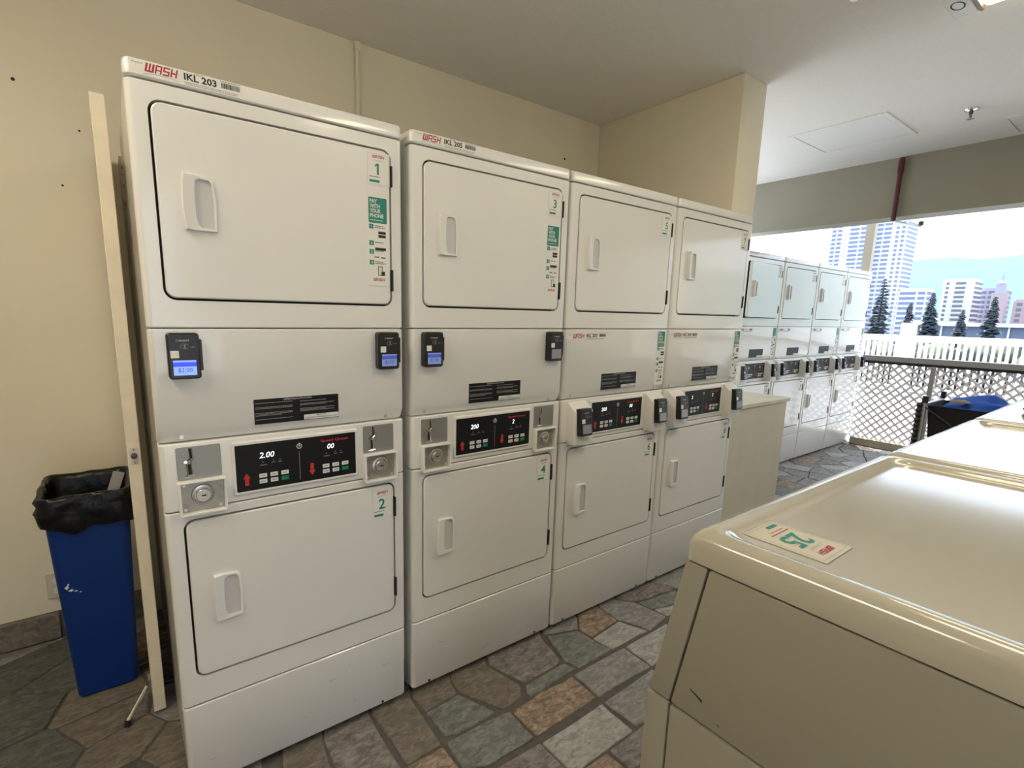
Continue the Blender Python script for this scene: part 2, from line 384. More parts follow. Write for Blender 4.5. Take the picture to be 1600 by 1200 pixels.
# remaining pieces: cells around hand-placed and jittered centres
seeds = []
for p in ((-0.435, 0.975), (-0.33, 0.86), (-0.243, 0.634), (-0.217, 0.50), (-0.427, 0.687), (-0.362, 0.42), (-0.158, 0.33), (-0.03, 0.24), (-0.141, 0.17)): seeds.append((p, 'd' if p[0] < -.3 or p[1] < .2 else 'b'))
for i, p in enumerate(((5.194, 0.557), (5.6, 0.636), (5.936, 0.687), (6.036, 0.559), (5.615, 0.466), (5.858, 0.477), (6.018, 0.377), (6.353, 0.454), (4.958, 0.492), (5.232, 0.371), (4.755, 0.437), (4.764, 0.306), (4.531, 0.364), (4.347, 0.336), (4.824, 0.559), (5.23, 0.705), (5.354, 0.589), (5.52, 0.372), (6.197, 0.711), (6.384, 0.367), (5.808, 0.307), (5.334, 0.273), (5.024, 0.3))):
    seeds.append((p, 'ltplppkkkkkktgllplkklkk'[i]))
dummy = []
for c, pl in traced:
    cx = sum(p[0] for p in pl) / len(pl); cy = sum(p[1] for p in pl) / len(pl); dummy.append((cx, cy))
    for p in pl: dummy.append((cx * .35 + p[0] * .65, cy * .35 + p[1] * .65))
def clear_of(p, d):
    for q in dummy:
        if (q[0] - p[0]) ** 2 + (q[1] - p[1]) ** 2 < .17 ** 2: return False
    for q, _ in seeds:
        if ((q[0] - p[0]) / 1.25) ** 2 + (q[1] - p[1]) ** 2 < d * d: return False
    return True
rs = random.Random(21)
def scatter(x0, x1, y0, y1, d, n):
    for _ in range(n):
        p = (rs.uniform(x0, x1), rs.uniform(y0, y1))
        if clear_of(p, d): seeds.append((p, rs.choice('gkkpbtlkb')))
scatter(-2.3, .1, -1.6, 1.2, .21, 2500); scatter(0, 4.2, -1.35, .12, .20, 3000); scatter(4.0, 6.85, -1.5, .85, .19, 3000)
n_near = len(seeds)
scatter(-2.3, 6.85, -3.4, 1.2, .30, 4000)
allp = [s[0] for s in seeds] + dummy
def cell(p, lim):
    poly = [(lim[0], lim[2]), (lim[1], lim[2]), (lim[1], lim[3]), (lim[0], lim[3])]
    for q in allp:
        if q == p: continue
        dx, dy = q[0] - p[0], q[1] - p[1]
        if dx * dx + dy * dy > 1.2: continue
        mx, my = (p[0] + q[0]) / 2, (p[1] + q[1]) / 2; out = []
        for i in range(len(poly)):
            a, b = poly[i - 1], poly[i]
            da = (a[0] - mx) * dx + (a[1] - my) * dy; db = (b[0] - mx) * dx + (b[1] - my) * dy
            if (da <= 0) != (db <= 0):
                t = da / (da - db); out.append((a[0] + (b[0] - a[0]) * t, a[1] + (b[1] - a[1]) * t))
            if db <= 0: out.append(b)
        poly = out
        if len(poly) < 3: return None
    res = []
    for a in poly:
        if not res or math.hypot(a[0] - res[-1][0], a[1] - res[-1][1]) > .015: res.append(a)
    return res if len(res) >= 3 else None
for c, pl in traced:
    obj('slate_stone', stone_mb(pl, random.uniform(.0, .003), .0028).mesh('slate_stone', smooth=True), SL[c], fl)
rest = {}
count = len(traced)
for i, (p, c) in enumerate(seeds):
    pl = cell(p, (XL, 6.82, YF, 1.17 if p[0] < 3 else 2.4))
    if not pl or abs(area(pl)) < .004: continue
    if i < n_near and count < 300:
        obj('slate_stone', stone_mb(pl, rs.uniform(-.001, .003), .0035).mesh('slate_stone', smooth=True), SL[c], fl); count += 1
    else:
        m = rest.setdefault('x', MB()); s = stone_mb(pl, 0.0, .006); m.add(s.v, s.f)
if 'x' in rest: obj('slate_paving', rest['x'].mesh('slate_paving', smooth=True), SL['k'], fl, kind='stuff')
# slate skirting
bb = struct('baseboard_back', MB().box(XL, -.02, YB - .012, YB, 0, .118), mortar, 'slate skirting under the cream wall')
xx = -.535
for w in (.195, .16, .13):
    pass
edges = [-2.28, -2.0, -1.75, -1.42, -1.2, -.95, -.745, -.555, -.352, -.20, -.03]
for a, b in zip(edges[:-1], edges[1:]):
    obj('skirting_stone', MB().box(a + .005, b - .005, YB - .026 - rs.uniform(0, .006), YB - .005, .006, .122 + rs.uniform(-.004, .004)).mesh('skirting_stone', bevel=.004, seg=1), SL['b' if rs.random() < .7 else 'k'], bb)

# ------------------------------------------------------------------ the open door and what stands behind it
dr = struct('door_1', MB().box(-.066, -.030, .428, 1.13, .012, 1.985).mesh('door_1', bevel=.002, seg=1), doorp, 'edge of a cream painted door standing open beside the first dryer')
lp = obj('latch_plate', plate(-.059, .900, -.037, .955, .004, .4265, .43, .0005), outletm, dr)
obj('latch_bolt', MB().disc(-.048, .930, .414, .428, .0085, 16).mesh('latch_bolt', bevel=.002), darksteel, lp)
for z in (.907, .949): obj('screw', MB().disc(-.048, z, .4258, .4268, .0022, 8), darksteel, lp)
ds = obj('door_stop_bracket', MB().box(-.074, -.066, .45, .49, .075, .125), chrome, dr)
arm = MB(); arm.tube([(-.078, .46, .10), (-.098, .45, .075), (-.128, .432, .035), (-.140, .425, .018)], [.007, .006, .006, .008])
obj('door_stop_arm', arm.mesh('door_stop_arm', smooth=True), chrome, ds)
obj('rubber_foot', MB().tube([(-.138, .426, .022), (-.143, .423, .004)], .011, 10).mesh('rubber_foot', smooth=True), black, ds)
jb = struct('trim_1', MB().box(.004, .036, 1.06, YB, 0, 1.968), jambp, 'narrow painted door jamb with screw holes')
for z in (1.925, 1.86, 1.79): obj('screw_hole', MB().disc(.016, z, 1.058, 1.061, .006, 10), deep_black, jb)
for z in (1.90, 1.775): obj('jamb_slot', MB().box(.010, .030, 1.0585, 1.061, z, z + .003), deep_black, jb)

bn = thing('waste_bin', 'tall blue plastic waste bin lined with a black bag', 'bin', (-.192, .77, 0))
def rrxy(hx, hy, r, z, n=5, off=None):
    pts = rr(-hx, -hy, hx, hy, r, n); return [(x, y, z) for x, y in pts]
m = MB(); m.rings([rrxy(.086, .105, .02, .004), rrxy(.090, .109, .022, .01), rrxy(.118, .145, .028, .73), rrxy(.126, .152, .03, .735), rrxy(.126, .152, .03, .76), rrxy(.117, .143, .026, .76), rrxy(.085, .104, .02, .02)], cap0=True, cap1=True)
obj('bin_body', m.mesh('bin_body', smooth=True), binblue, bn)
def bagring(hx, hy, r, z, wob, amp, seed, n=14, zamp=0):
    base = []
    pts = rr(-hx, -hy, hx, hy, r, 4)
    for i in range(len(pts)):
        a, b = pts[i], pts[(i + 1) % len(pts)]; L = math.hypot(b[0] - a[0], b[1] - a[1]); k = max(1, int(L / .012))
        for j in range(k): base.append((a[0] + (b[0] - a[0]) * j / k, a[1] + (b[1] - a[1]) * j / k))
    return base
B0 = bagring(.128, .154, .03, 0, 0, 0, 0); nB = len(B0); rsb = []
for (s, z, amp, za, sd_) in ((1.0, .655, .004, .030, 1), (1.02, .672, .006, .026, 2), (1.035, .70, .006, .012, 3), (1.05, .722, .009, .008, 4), (1.03, .742, .006, .005, 5), (1.05, .757, .009, .006, 6), (1.02, .772, .005, .004, 7), (.93, .771, .003, .004, 8), (.865, .75, .002, .003, 9), (.77, .60, .004, .006, 10), (.66, .35, .006, .01, 11)):
    ring = []
    for i, (x, y) in enumerate(B0):
        q = noise.noise(Vector((x * 22, y * 22, sd_ * 3.7))); q2 = noise.noise(Vector((x * 60, y * 60, sd_ * 9.1)))
        k = s + (amp * (q * 1.2 + q2 * .8)) / .13
        dz = za * (noise.noise(Vector((x * 13, y * 13, 40 + (sd_ if sd_ > 3 else 1)))) * 1.3)
        ring.append((x * k, y * k, z + dz))
    rsb.append(ring)
obj('bin_liner', MB().rings(rsb, cap0=False, cap1=True).mesh('bin_liner', smooth=True, ang=70), bag, bn)
scm = MB()
for (x, z, w, h) in ((-.080, .445, .012, .016), (-.070, .432, .016, .010), (-.057, .426, .014, .005), (-.075, .455, .006, .010), (-.045, .419, .008, .004)):
    yb = -(.109 + (z - .01) / .72 * .036) - .0006
    scm.add([(x - w / 2, yb, z), (x, yb, z - h / 2), (x + w / 2, yb, z - h * .1), (x + w * .2, yb - .0002, z + h / 2)], [(0, 1, 2, 3)])
obj('scuff', scm, wht_print, bn)
pc = obj('paper_scrap', MB().box(-.018, .018, -.001, .001, -.045, .045), card, None, (-.112, .81, .738), (R(-12), R(20), R(0)))
pc['label'] = 'pale grey card strip leaning inside the lined bin'; pc['category'] = 'paper'
ot = thing('wall_outlet', 'cream electrical outlet low on the wall behind the blue bin', 'outlet', (-.352, YB, .235))
obj('cover_plate', plate(-.035, -.058, .035, .058, .006, -.008, 0, .003).mesh('cover_plate', smooth=True), outletm, ot)
for z in (-.022, .022): obj('socket', plate(-.014, z - .014, .014, z + .014, .01, -.0095, -.006, .001), plastic, ot)

# ------------------------------------------------------------------ stacked dryers
DW, DD, RC = .683, .70, .014
def prof(o=0.0, ys=0.0):
    """horizontal outline of the cabinet front, inset by o and pushed back by ys"""
    r = RC - o * .5; pts = [(o, .05), (o, r + o + ys)]
    for k in range(1, 6):
        t = R(180 + 90 * k / 6); pts.append((o + r + r * math.cos(t), o + ys + r + r * math.sin(t)))
    pts.append((o + r, o + ys)); pts.append((DW - o - r, o + ys))
    for k in range(1, 6):
        t = R(270 + 90 * k / 6); pts.append((DW - o - r + r * math.cos(t), o + ys + r + r * math.sin(t)))
    pts += [(DW - o, r + o + ys), (DW - o, .05)]
    return pts
def wrap(levels, hole=None):
    """stack of outlines; hole = rounded opening (x0,z0,x1,z1,r) cut from the tallest band"""
    m = MB(); rs_ = [[(x, y, z) for x, y in prof(o, ys)] for z, o, ys in levels]; n = len(rs_[0])
    fi = 7                                              # index of the front edge segment
    hb = max(range(len(levels) - 1), key=lambda k: levels[k + 1][0] - levels[k][0])
    o = len(m.v)
    for r_ in rs_: m.v += r_
    for k in range(len(rs_) - 1):
        for i in range(n - 1):
            if hole and k == hb and i == fi: continue
            m.f.append((k * n + i, k * n + i + 1, (k + 1) * n + i + 1, (k + 1) * n + i))
    m.f.append(tuple(reversed(range(n)))); m.f.append(tuple((len(rs_) - 1) * n + i for i in range(n)))
    if hole:
        x0, z0, x1, z1, r = hole; q = 6; inn = rr(x0, z0, x1, z1, r, q); b = len(m.v)
        m.v += [(x, 0, z) for x, z in inn]; m.v += [(x, .022, z) for x, z in inn]; N = len(inn)
        for i in range(N): m.f.append((b + i, b + (i + 1) % N, b + N + (i + 1) % N, b + N + i))
        A, B = hb * n + fi, hb * n + fi + 1; Cc, D = (hb + 1) * n + fi + 1, (hb + 1) * n + fi
        g = q + 1                                       # corner starts: 0 bottom right, g top right, 2g top left, 3g bottom left
        m.f.append(tuple([A, B] + [b + 0] + [b + 4 * g - 1]))
        m.f.append(tuple([B] + [b + i for i in range(q, -1, -1)]))
        m.f.append((B, Cc, b + g, b + q)); m.f.append(tuple([Cc] + [b + i for i in range(g + q, g - 1, -1)]))
        m.f.append((Cc, D, b + 2 * g, b + g + q)); m.f.append(tuple([D] + [b + i for i in range(2 * g + q, 2 * g - 1, -1)]))
        m.f.append((D, A, b + 3 * g, b + 2 * g + q)); m.f.append(tuple([A] + [b + i for i in range(3 * g + q, 3 * g - 1, -1)]))
    return m
UD = (.041, 1.412, .646, 1.866, .028); LD = (.039, .376, .647, .842, .028)
def handle_mb(x0, x1, z0, z1):
    m = MB(); n = 8
    W_, H = x1 - x0, z1 - z0
    outer = []; inner = []
    # outline bowed on the grip side
    def side(z): t = (z - z0) / H; return x0 - .0 + .008 * (4 * (t - .5) ** 2) * .6
    O = [(x1 - .002, z0 + .001), (x1, z0 + H * .5), (x1 - .004, z1 - .012), (x1 - .012, z1 - .004), (x0 + W_ * .33, z1), (side(z1), z1 - .001), (side(z0 + H * .75), z0 + H * .75), (side(z0 + H * .5), z0 + H * .5), (side(z0 + H * .25), z0 + H * .25), (side(z0), z0 + .002), (x0 + W_ * .30, z0)]
    I = [(x1 - .008, z0 + .008), (x1 - .007, z0 + H * .5), (x1 - .010, z1 - .018), (x1 - .016, z1 - .010), (x0 + W_ * .52, z1 - .009), (x0 + W_ * .40, z1 - .014), (x0 + W_ * .37, z0 + H * .75), (x0 + W_ * .36, z0 + H * .5), (x0 + W_ * .37, z0 + H * .25), (x0 + W_ * .42, z0 + .016), (x0 + W_ * .52, z0 + .009)]
    def y(x): return -.006 - .012 * max(0, 1 - (x - x0) / (W_ * .55))
    O2 = [(x + (.002 if x < (x0 + x1) / 2 else -.002), z + (.002 if z < (z0 + z1) / 2 else -.002)) for x, z in O]
    m.rings([[(x, .001, z) for x, z in O], [(x, y(x) + .003, z) for x, z in O], [(x, y(x), z) for x, z in O2], [(x, y(x), z) for x, z in I], [(x, .0005, z) for x, z in I]], cap0=False, cap1=False)
    return m, I
def reader(parent, x, z, y, price, tilt=0.0, lit=2):
    """black payment terminal, 74 x 114 mm"""
    body = cached('card_reader', lambda: plate(0, 0, .070, .114, .008, -.026, 0, .004), smooth=True)
    o = obj('card_reader', body, black, parent, (x, y, z), (R(tilt), 0, 0))
    obj('card_slot', cached('card_slot', lambda: plate(.0685, .020, .0755, .098, .003, -.022, -.004, .001)), black, o)
    Y0 = -.0265
    obj('screen', cached('screen', lambda: lines([(.010, .010, .060, .047)], Y0)), (scr_off, scr_dim, scr_lo)[lit], o)
    if lit:
        obj('screen_bar', cached('screen_bar', lambda: lines([(.010, .0315, .060, .0425)], Y0 - .0002)), scr_hi if lit == 2 else scr_dim2, o)
        obj('lettering', text(price, .0115, shear=0), scr_tx, o, (.0195, Y0 - .0004, .0165))
    obj('code_sticker', cached('code_sticker', lambda: lines([(.006, .053, .024, .071)], Y0)), paper, o)
    obj('lettering', text('KIOSOFT', .0042, .0215, bold=.01), wht_print, o, (.0265, Y0, .0935))
    ring = cached('contactless_mark', lambda: contact_mark(Y0))
    obj('contactless_mark', ring, gry_print, o)
    obj('lettering', text('Live', .005, .010), gry_print, o, (.050, Y0, .0775))
    return o
scr_dim = mat('screen_dim', (0.16, 0.20, 0.40), 0.3, emit=(0.20, 0.28, 0.62), estr=0.35)
scr_dim2 = mat('screen_dim_bar', (0.06, 0.08, 0.3), 0.3, emit=(0.05, 0.08, 0.45), estr=0.4)
scr_off = mat('screen_grey', (0.30, 0.32, 0.38), 0.25)
def contact_mark(Y0):
    m = MB()
    def arc(cx, cz, rx, rz, a0, a1, w):
        for k in range(12):
            t0, t1 = R(a0 + (a1 - a0) * k / 12), R(a0 + (a1 - a0) * (k + 1) / 12)
            m.add([(cx + rx * math.cos(t0), Y0, cz + rz * math.sin(t0)), (cx + rx * math.cos(t1), Y0, cz + rz * math.sin(t1)), (cx + (rx + w) * math.cos(t1), Y0, cz + (rz + w) * math.sin(t1)), (cx + (rx + w) * math.cos(t0), Y0, cz + (rz + w) * math.sin(t0))], [(0, 1, 2, 3)])
    arc(.037, .0815, .009, .0055, 30, 330, .0008)
    for r in (.0022, .0038, .0054): arc(.0335, .0815, r, r, -50, 50, .0009)
    arc(.022, .0957, .0018, .0018, 0, 360, .0010)
    return m
def number_sticker(p, x0, z0, x1, z1, num, tr=None, small=False):
    y = -.0008
    o = obj('number_sticker', cached(('number_sticker', x0, z0, x1, z1), lambda: plate(x0, z0, x1, z1, .002, y, .001, .0003, 2)), paper, p)
    w, h = x1 - x0, z1 - z0; cx = (x0 + x1) / 2
    fr = lambda: lines([(x0 + .004, z1 - .0045, x1 - .004, z1 - .004), (x0 + .004, z0 + .004, x1 - .004, z0 + .0045), (x0 + .004, z0 + .004, x0 + .0045, z1 - .004), (x1 - .0045, z0 + .004, x1 - .004, z1 - .004)], y - .0003)
    obj('sticker_border', cached(('sticker_border', x0, z0), fr), gry_print, o)
    if num:
        obj('lettering', logo(h * .085, w * .52, 'C'), red_print, o, (cx + .001, y - .0003, z1 - h * .17))
        obj('lettering', text('CONNECT', h * .04, w * .44, 0, 0, 'C'), gry_print, o, (cx, y - .0003, z1 - h * .26))
        obj('lettering', numeral(num, h * .34), teal, o, (cx - .001, y - .0003, z0 + h * .335))
    else:
        obj('print_bar', cached(('print_bar', x0, z0), lambda: lines([(x0 + .015, z1 - .016, x1 - .015, z1 - .009)], y - .0003)), red_print, o)
        obj('print_number', cached(('print_number', x0, z0), lambda: lines([(cx - .006, z0 + h * .36, cx + .006, z0 + h * .66)], y - .0003)), teal, o)
    obj('print_line', cached(('print_line', x0, z0), lambda: lines(greek(x0 + .008, cx + .008, z0 + h * .255, .0022, 3, y - .0003), y - .0003)), blk_print, o)
    obj('app_badge', cached(('app_badge', x0, z0), lambda: lines([(x0 + .009, z0 + h * .10, cx + .004, z0 + h * .175)], y - .0003)), teal, o)
    return o
def pay_sticker(p, x0, z0, x1, z1, full=True):
    y = -.0008; w, h = x1 - x0, z1 - z0
    o = obj('payment_sticker', cached(('payment_sticker', x0, z0), lambda: plate(x0, z0, x1, z1, .002, y, .001, .0003, 2)), paper, p)
    yp = y - .0003; H = h / .255
    tb = z1 - .073 * H
    obj('teal_panel', cached(('teal_panel', x0, z0), lambda: plate(x0 + .004, tb, x1 - .008, z1 - .001, .003, yp, y, .0001, 3)), teal, o)
    if full:
        for k, s in enumerate(('PAY', 'WITH', 'YOUR', 'PHONE')):
            obj('lettering', text(s, .0115 * H, {'PAY': .023, 'WITH': .032, 'YOUR': .034, 'PHONE': .043}[s], 0, .03), wht_print, o, (x0 + .008, yp - .0004, z1 - (.0175 + k * .0135) * H))
        obj('print_line', cached(('pay_small', x0, z0), lambda: lines(greek(x0 + .008, x0 + .05, z1 - .066 * H, .002, 5, 0), yp - .0004)), wht_print, o)
    steps = ((.090, 1), (.137, 2), (.162, 3), (.193, 4))
    for d, k in steps:
        obj('step_badge', cached(('step_badge', x0, z0, k), lambda: lines([(x0 + .005, z1 - d * H, x0 + .019, z1 - (d - .0135) * H)], yp)), teal, o)
        if full: obj('lettering', text(str(k), .008 * H, None, 0, .02, 'C'), wht_print, o, (x0 + .012, yp - .0004, z1 - (d - .003) * H))
    def pr():
        r = []
        for d, k in steps:
            r += greek(x0 + .023, x0 + .050, z1 - (d - .008) * H, .0022, k, 0)
            if k in (1, 4): r += greek(x0 + .023, x0 + .056, z1 - (d - .003) * H, .0022, k + 9, 0)
        r += [(x0 + .034, z1 - .104 * H, x0 + .058, z1 - .096 * H), (x0 + .034, z1 - .114 * H, x0 + .058, z1 - .106 * H), (x0 + .023, z1 - .151 * H, x0 + .058, z1 - .143 * H),
              (x0 + .020, z1 - .172 * H, x0 + .036, z1 - .169 * H), (x0 + .042, z1 - .173 * H, x0 + .056, z1 - .170 * H)]
        for a in ((.032, .197, .034, .224), (.044, .197, .046, .224), (.032, .197, .046, .199), (.032, .222, .046, .224)): r.append((x0 + a[0], z1 - a[3] * H, x0 + a[2], z1 - a[1] * H))
        r += [(x0 + .042, z1 - .224 * H, x0 + .054, z1 - .212 * H)]
        return r
    obj('step_print', cached(('step_print', x0, z0), lambda: lines(pr(), yp)), blk_print, o)
    if full: obj('lettering', logo(.0085 * H, .038), red_print, o, (x0 + .016, yp, z1 - .240 * H))
    else: obj('print_bar', cached(('pay_bar', x0, z0), lambda: lines([(x0 + .016, z1 - .240 * H, x0 + .05, z1 - .232 * H)], yp)), red_print, o)
    return o
def id_label(p, x0, z0, x1, z1, code, y=-.0008):
    h = z1 - z0
    o = obj('machine_label', cached(('machine_label', x0, z0), lambda: plate(x0, z0, x1, z1, .002, y, .001, .0003, 2)), paper, p); yp = y - .0003
    W_ = x1 - x0
    obj('lettering', text('Property of', .0045, .020), blk_print, o, (x0 + .006, yp, z1 - .010))
    obj('lettering', logo(h * .58, W_ * .29), red_print, o, (x0 + W_ * .125, yp, z0 + h * .30))
    def swoosh():
        m = MB(); a, b = x0 + W_ * .11, x0 + W_ * .42; n = 12
        for k in range(n):
            t0, t1 = k / n, (k + 1) / n; zz = lambda t: z0 + h * .10 + h * .12 * 4 * t * (1 - t)
            m.add([(a + (b - a) * t0, yp, zz(t0)), (a + (b - a) * t1, yp, zz(t1)), (a + (b - a) * t1, yp, zz(t1) + .0009), (a + (b - a) * t0, yp, zz(t0) + .0009)], [(0, 1, 2, 3)])
        return m
    obj('swoosh', cached(('swoosh', x0, z0), swoosh), gry_print, o)
    if code:
        obj('lettering', text(code, h * .48, W_ * .30, 0, .028), blk_print, o, (x0 + W_ * .465, yp, z0 + h * .37))
        obj('lettering', text('Machine ID', .0035, .019), blk_print, o, (x0 + W_ * .56, yp, z1 - .0045))
    obj('print_line', cached(('id_print', x0, z0), lambda: lines(greek(x0 + W_ * .465, x0 + W_ * .97, z0 + h * .20, .0016, 11, 0) + greek(x0 + W_ * .475, x0 + W_ * .95, z0 + h * .09, .0016, 12, 0) + greek(x0 + W_ * .80, x0 + W_ * .99, z0 + h * .86, .002, 13, 0), yp)), gry_print, o)
    def bars():
        r = []; x = x0 + W_ * .81; rnd = random.Random(5)
        while x < x0 + W_ * .985: w = rnd.choice((.0007, .0011, .0018)); r.append((x, z0 + h * .43, x + w, z0 + h * .80)); x += w + rnd.choice((.0007, .0010))
        return lines(r, yp)
    obj('barcode', cached(('barcode', x0, z0), bars), blk_print, o)
def control_panel(p, disp, disp2):
    bz = obj('panel_bezel', cached('panel_bezel', lambda: plate(.165, .887, .520, 1.037, .005, -.007, .001, .003), smooth=True), plastic, p)
    o = obj('control_panel', cached('control_panel', lambda: plate(.172, .896, .512, 1.028, .002, -.0078, -.005, .0003, 2)), glassblk, p)
    y = -.0083
    obj('lettering', text('Speed Queen', .0105, .084, 0, .025), redlit, o, (.405, y, 1.0065))
    obj('display', text(disp, .0165, None, .18, .006), digit, o, (.233, y, .985))
    obj('display', text(disp2, .0155, None, .18, .006), digit, o, (.424, y, .986))
    obj('divider', cached('divider', lambda: lines([(.341, .905, .3422, .990)], y)), gry_print, o)
    def mark():
        m = MB()
        for k in range(20):
            t0, t1 = 2 * math.pi * k / 20, 2 * math.pi * (k + 1) / 20
            for r0, r1 in ((.0062, .0078), (.0028, .0038)):
                m.add([(.3425 + r * math.cos(t), y, 1.006 + r * math.sin(t)) for r, t in ((r0, t0), (r1, t0), (r1, t1), (r0, t1))], [(0, 1, 2, 3)])
        m.add([(.3416, y, 1.006), (.3434, y, 1.006), (.3434, y, 1.0155), (.3416, y, 1.0155)], [(0, 1, 2, 3)])
        return m
    obj('round_mark', cached('round_mark', mark), wht_print, o)
    def arrow(cx, z0, z1, up):
        m = MB(); s = 1 if up else -1; a, b = (z0, z1) if up else (z1, z0)
        m.add([(cx - .005, y, a), (cx + .005, y, a), (cx + .005, y, b - s * .014), (cx - .005, y, b - s * .014)], [(0, 1, 2, 3)])
        m.add([(cx - .0098, y, b - s * .015), (cx + .0098, y, b - s * .015), (cx, y, b)], [(0, 1, 2)]); return m
    obj('arrow', cached('arrow_up', lambda: arrow(.198, .912, .947, True)), redlit, o)
    obj('arrow', cached('arrow_down', lambda: arrow(.377, .913, .949, False)), redlit, o)
    for bx in (.2405, .4185):
        for i in range(3):
            for j in range(2):
                g = (i == 2 and j == 1)
                obj('button', cached('button', lambda: plate(-.0102, -.0058, .0102, .0058, .0012, -.0006, .0002, .0003, 2)), green if g else wht_print, o, (bx + i * .0295, y + .0004, .9345 - j * .0165))
        rec = []
        for i in range(3):
            for j in range(2):
                if not (i == 2 and j == 1): rec.append((bx + i * .0295 - .006, .9333 - j * .0165, bx + i * .0295 + .006, .9358 - j * .0165))
        obj('button_print', cached(('button_print', bx), lambda: lines(rec, y - .0004)), gry_print, o)
        obj('icon_print', cached(('icon_print', bx), lambda: lines(greek(bx - .006, bx + .012, .964, .002, 3, 0) + greek(bx + .024, bx + .034, .968, .002, 4, 0) + greek(bx + .042, bx + .052, .968, .002, 4, 0) + [(bx + .0005, .972, bx + .003, .9745), (bx + .028, .974, bx + .0305, .9765), (bx + .046, .974, bx + .0485, .9765)], y)), gry_print, o)
def coin_unit(p, x0, first):
    pl = obj('coin_plate', cached('coin_plate', lambda: plate(0, .953, .103, 1.040, .004, -.003, .001, .001)), brushed, p, (x0, 0, 0))
    sl = MB(); y = -.0036
    sl.add([(.029, y, 1.036), (.0345, y, 1.036), (.0365, y, 1.010), (.031, y, 1.010)], [(3, 2, 1, 0)])
    sl.add([(.031, y, 1.010), (.0365, y, 1.010), (.027, y, 1.004), (.022, y, 1.004)], [(3, 2, 1, 0)])
    sl.add([(.024, y, .994), (.0315, y, .994), (.0315, y, .966), (.025, y, .966)], [(3, 2, 1, 0)])
    obj('coin_slot', cached('coin_slot', lambda: sl), deep_black, pl)
    def rim():
        m = MB()
        m.tube([(.028, y - .001, 1.037), (.0295, y - .001, 1.012), (.020, y - .001, 1.005), (.021, y - .001, .997), (.0225, y - .001, .966), (.017, y - .001, .961)], .0016, 6)
        m.tube([(.0355, y - .001, 1.037), (.038, y - .001, 1.008), (.032, y - .001, 1.002), (.033, y - .001, .966), (.039, y - .001, .962), (.017, y - .001, .960)], .0016, 6)
        m.disc(.020, 1.001, y - .003, y, .0045, 12); return m
    obj('slot_rim', cached('slot_rim', rim, smooth=True), chrome, pl)
    def oval():
        m = MB()
        for k in range(18):
            t0, t1 = 2 * math.pi * k / 18, 2 * math.pi * (k + 1) / 18
            m.add([(.051 + a * math.cos(t), y, 1.029 + b * math.sin(t)) for a, b, t in ((.0115, .0062, t0), (.0123, .007, t0), (.0123, .007, t1), (.0115, .0062, t1))], [(0, 1, 2, 3)])
        return m
    obj('coin_mark', cached('coin_mark', oval), gry_print, pl)
    obj('lettering', text('25¢', .0055, None, 0, 0, 'C'), gry_print, pl, (.051, y, 1.0265))
    def frame():
        m = MB(); O = rr(-.003, .857, .110, .951, .004, 3); I = rr(.004, .864, .104, .945, .002, 3)
        m.rings([[(x, .001, z) for x, z in O], [(x, -.019, z) for x, z in O], [(x, -.021, z) for x, z in rr(-.0015, .8585, .1085, .9495, .003, 3)], [(x, -.021, z) for x, z in rr(.0028, .8628, .1052, .9462, .002, 3)], [(x, -.019, z) for x, z in I], [(x, -.001, z) for x, z in I]], cap0=False, cap1=False); return m
    fr = obj('coin_box_frame', cached('coin_box_frame', frame, smooth=True), plastic, p, (x0, 0, 0))
    obj('lock_plate', cached('lock_plate', lambda: MB().box(.004, .104, -.0025, .001, .864, .945)), lockm, fr)
    def lock():
        m = MB()
        def c(r, yy): return [(.054 + r * math.cos(2 * math.pi * k / 24), yy, .908 + r * math.sin(2 * math.pi * k / 24)) for k in range(24)]
        m.rings([c(.028, -.0025), c(.026, -.007), c(.022, -.008), c(.0205, -.0045), c(.018, -.0045), c(.0175, -.015), c(.0155, -.0175), c(.010, -.0175), c(.009, -.0155)], cap0=False); return m
    obj('coin_lock', cached('coin_lock', lock, smooth=True), steel, fr)
    obj('keyhole', cached('keyhole', lambda: MB().box(.050, .060, -.0180, -.0115, .9065, .9095)), deep_black, fr)
    for x, z in ((.012, .872), (.094, .872), (.012, .938)): obj('screw', cached('plate_screw', lambda: MB().disc(0, 0, -.005, -.002, .0042, 12)), steel, fr, (x, 0, z))
def card_unit(p, x0, price, lit):
    def wedge():
        m = MB(); A = [(0.001, 1.043), (-.045, 1.008), (-.052, .866), (0.001, .862)]
        m.add([(0, y, z) for y, z in A] + [(.108, y, z) for y, z in A], [(3, 2, 1, 0), (4, 5, 6, 7)] + [(i, (i + 1) % 4, 4 + (i + 1) % 4, 4 + i) for i in range(4)]); return m
    o = obj('reader_mount', cached('reader_mount', wedge, bevel=.003), plastic, p, (x0, 0, 0))
    return reader(p, x0 + .012, .905, -.052, price, -6, lit)
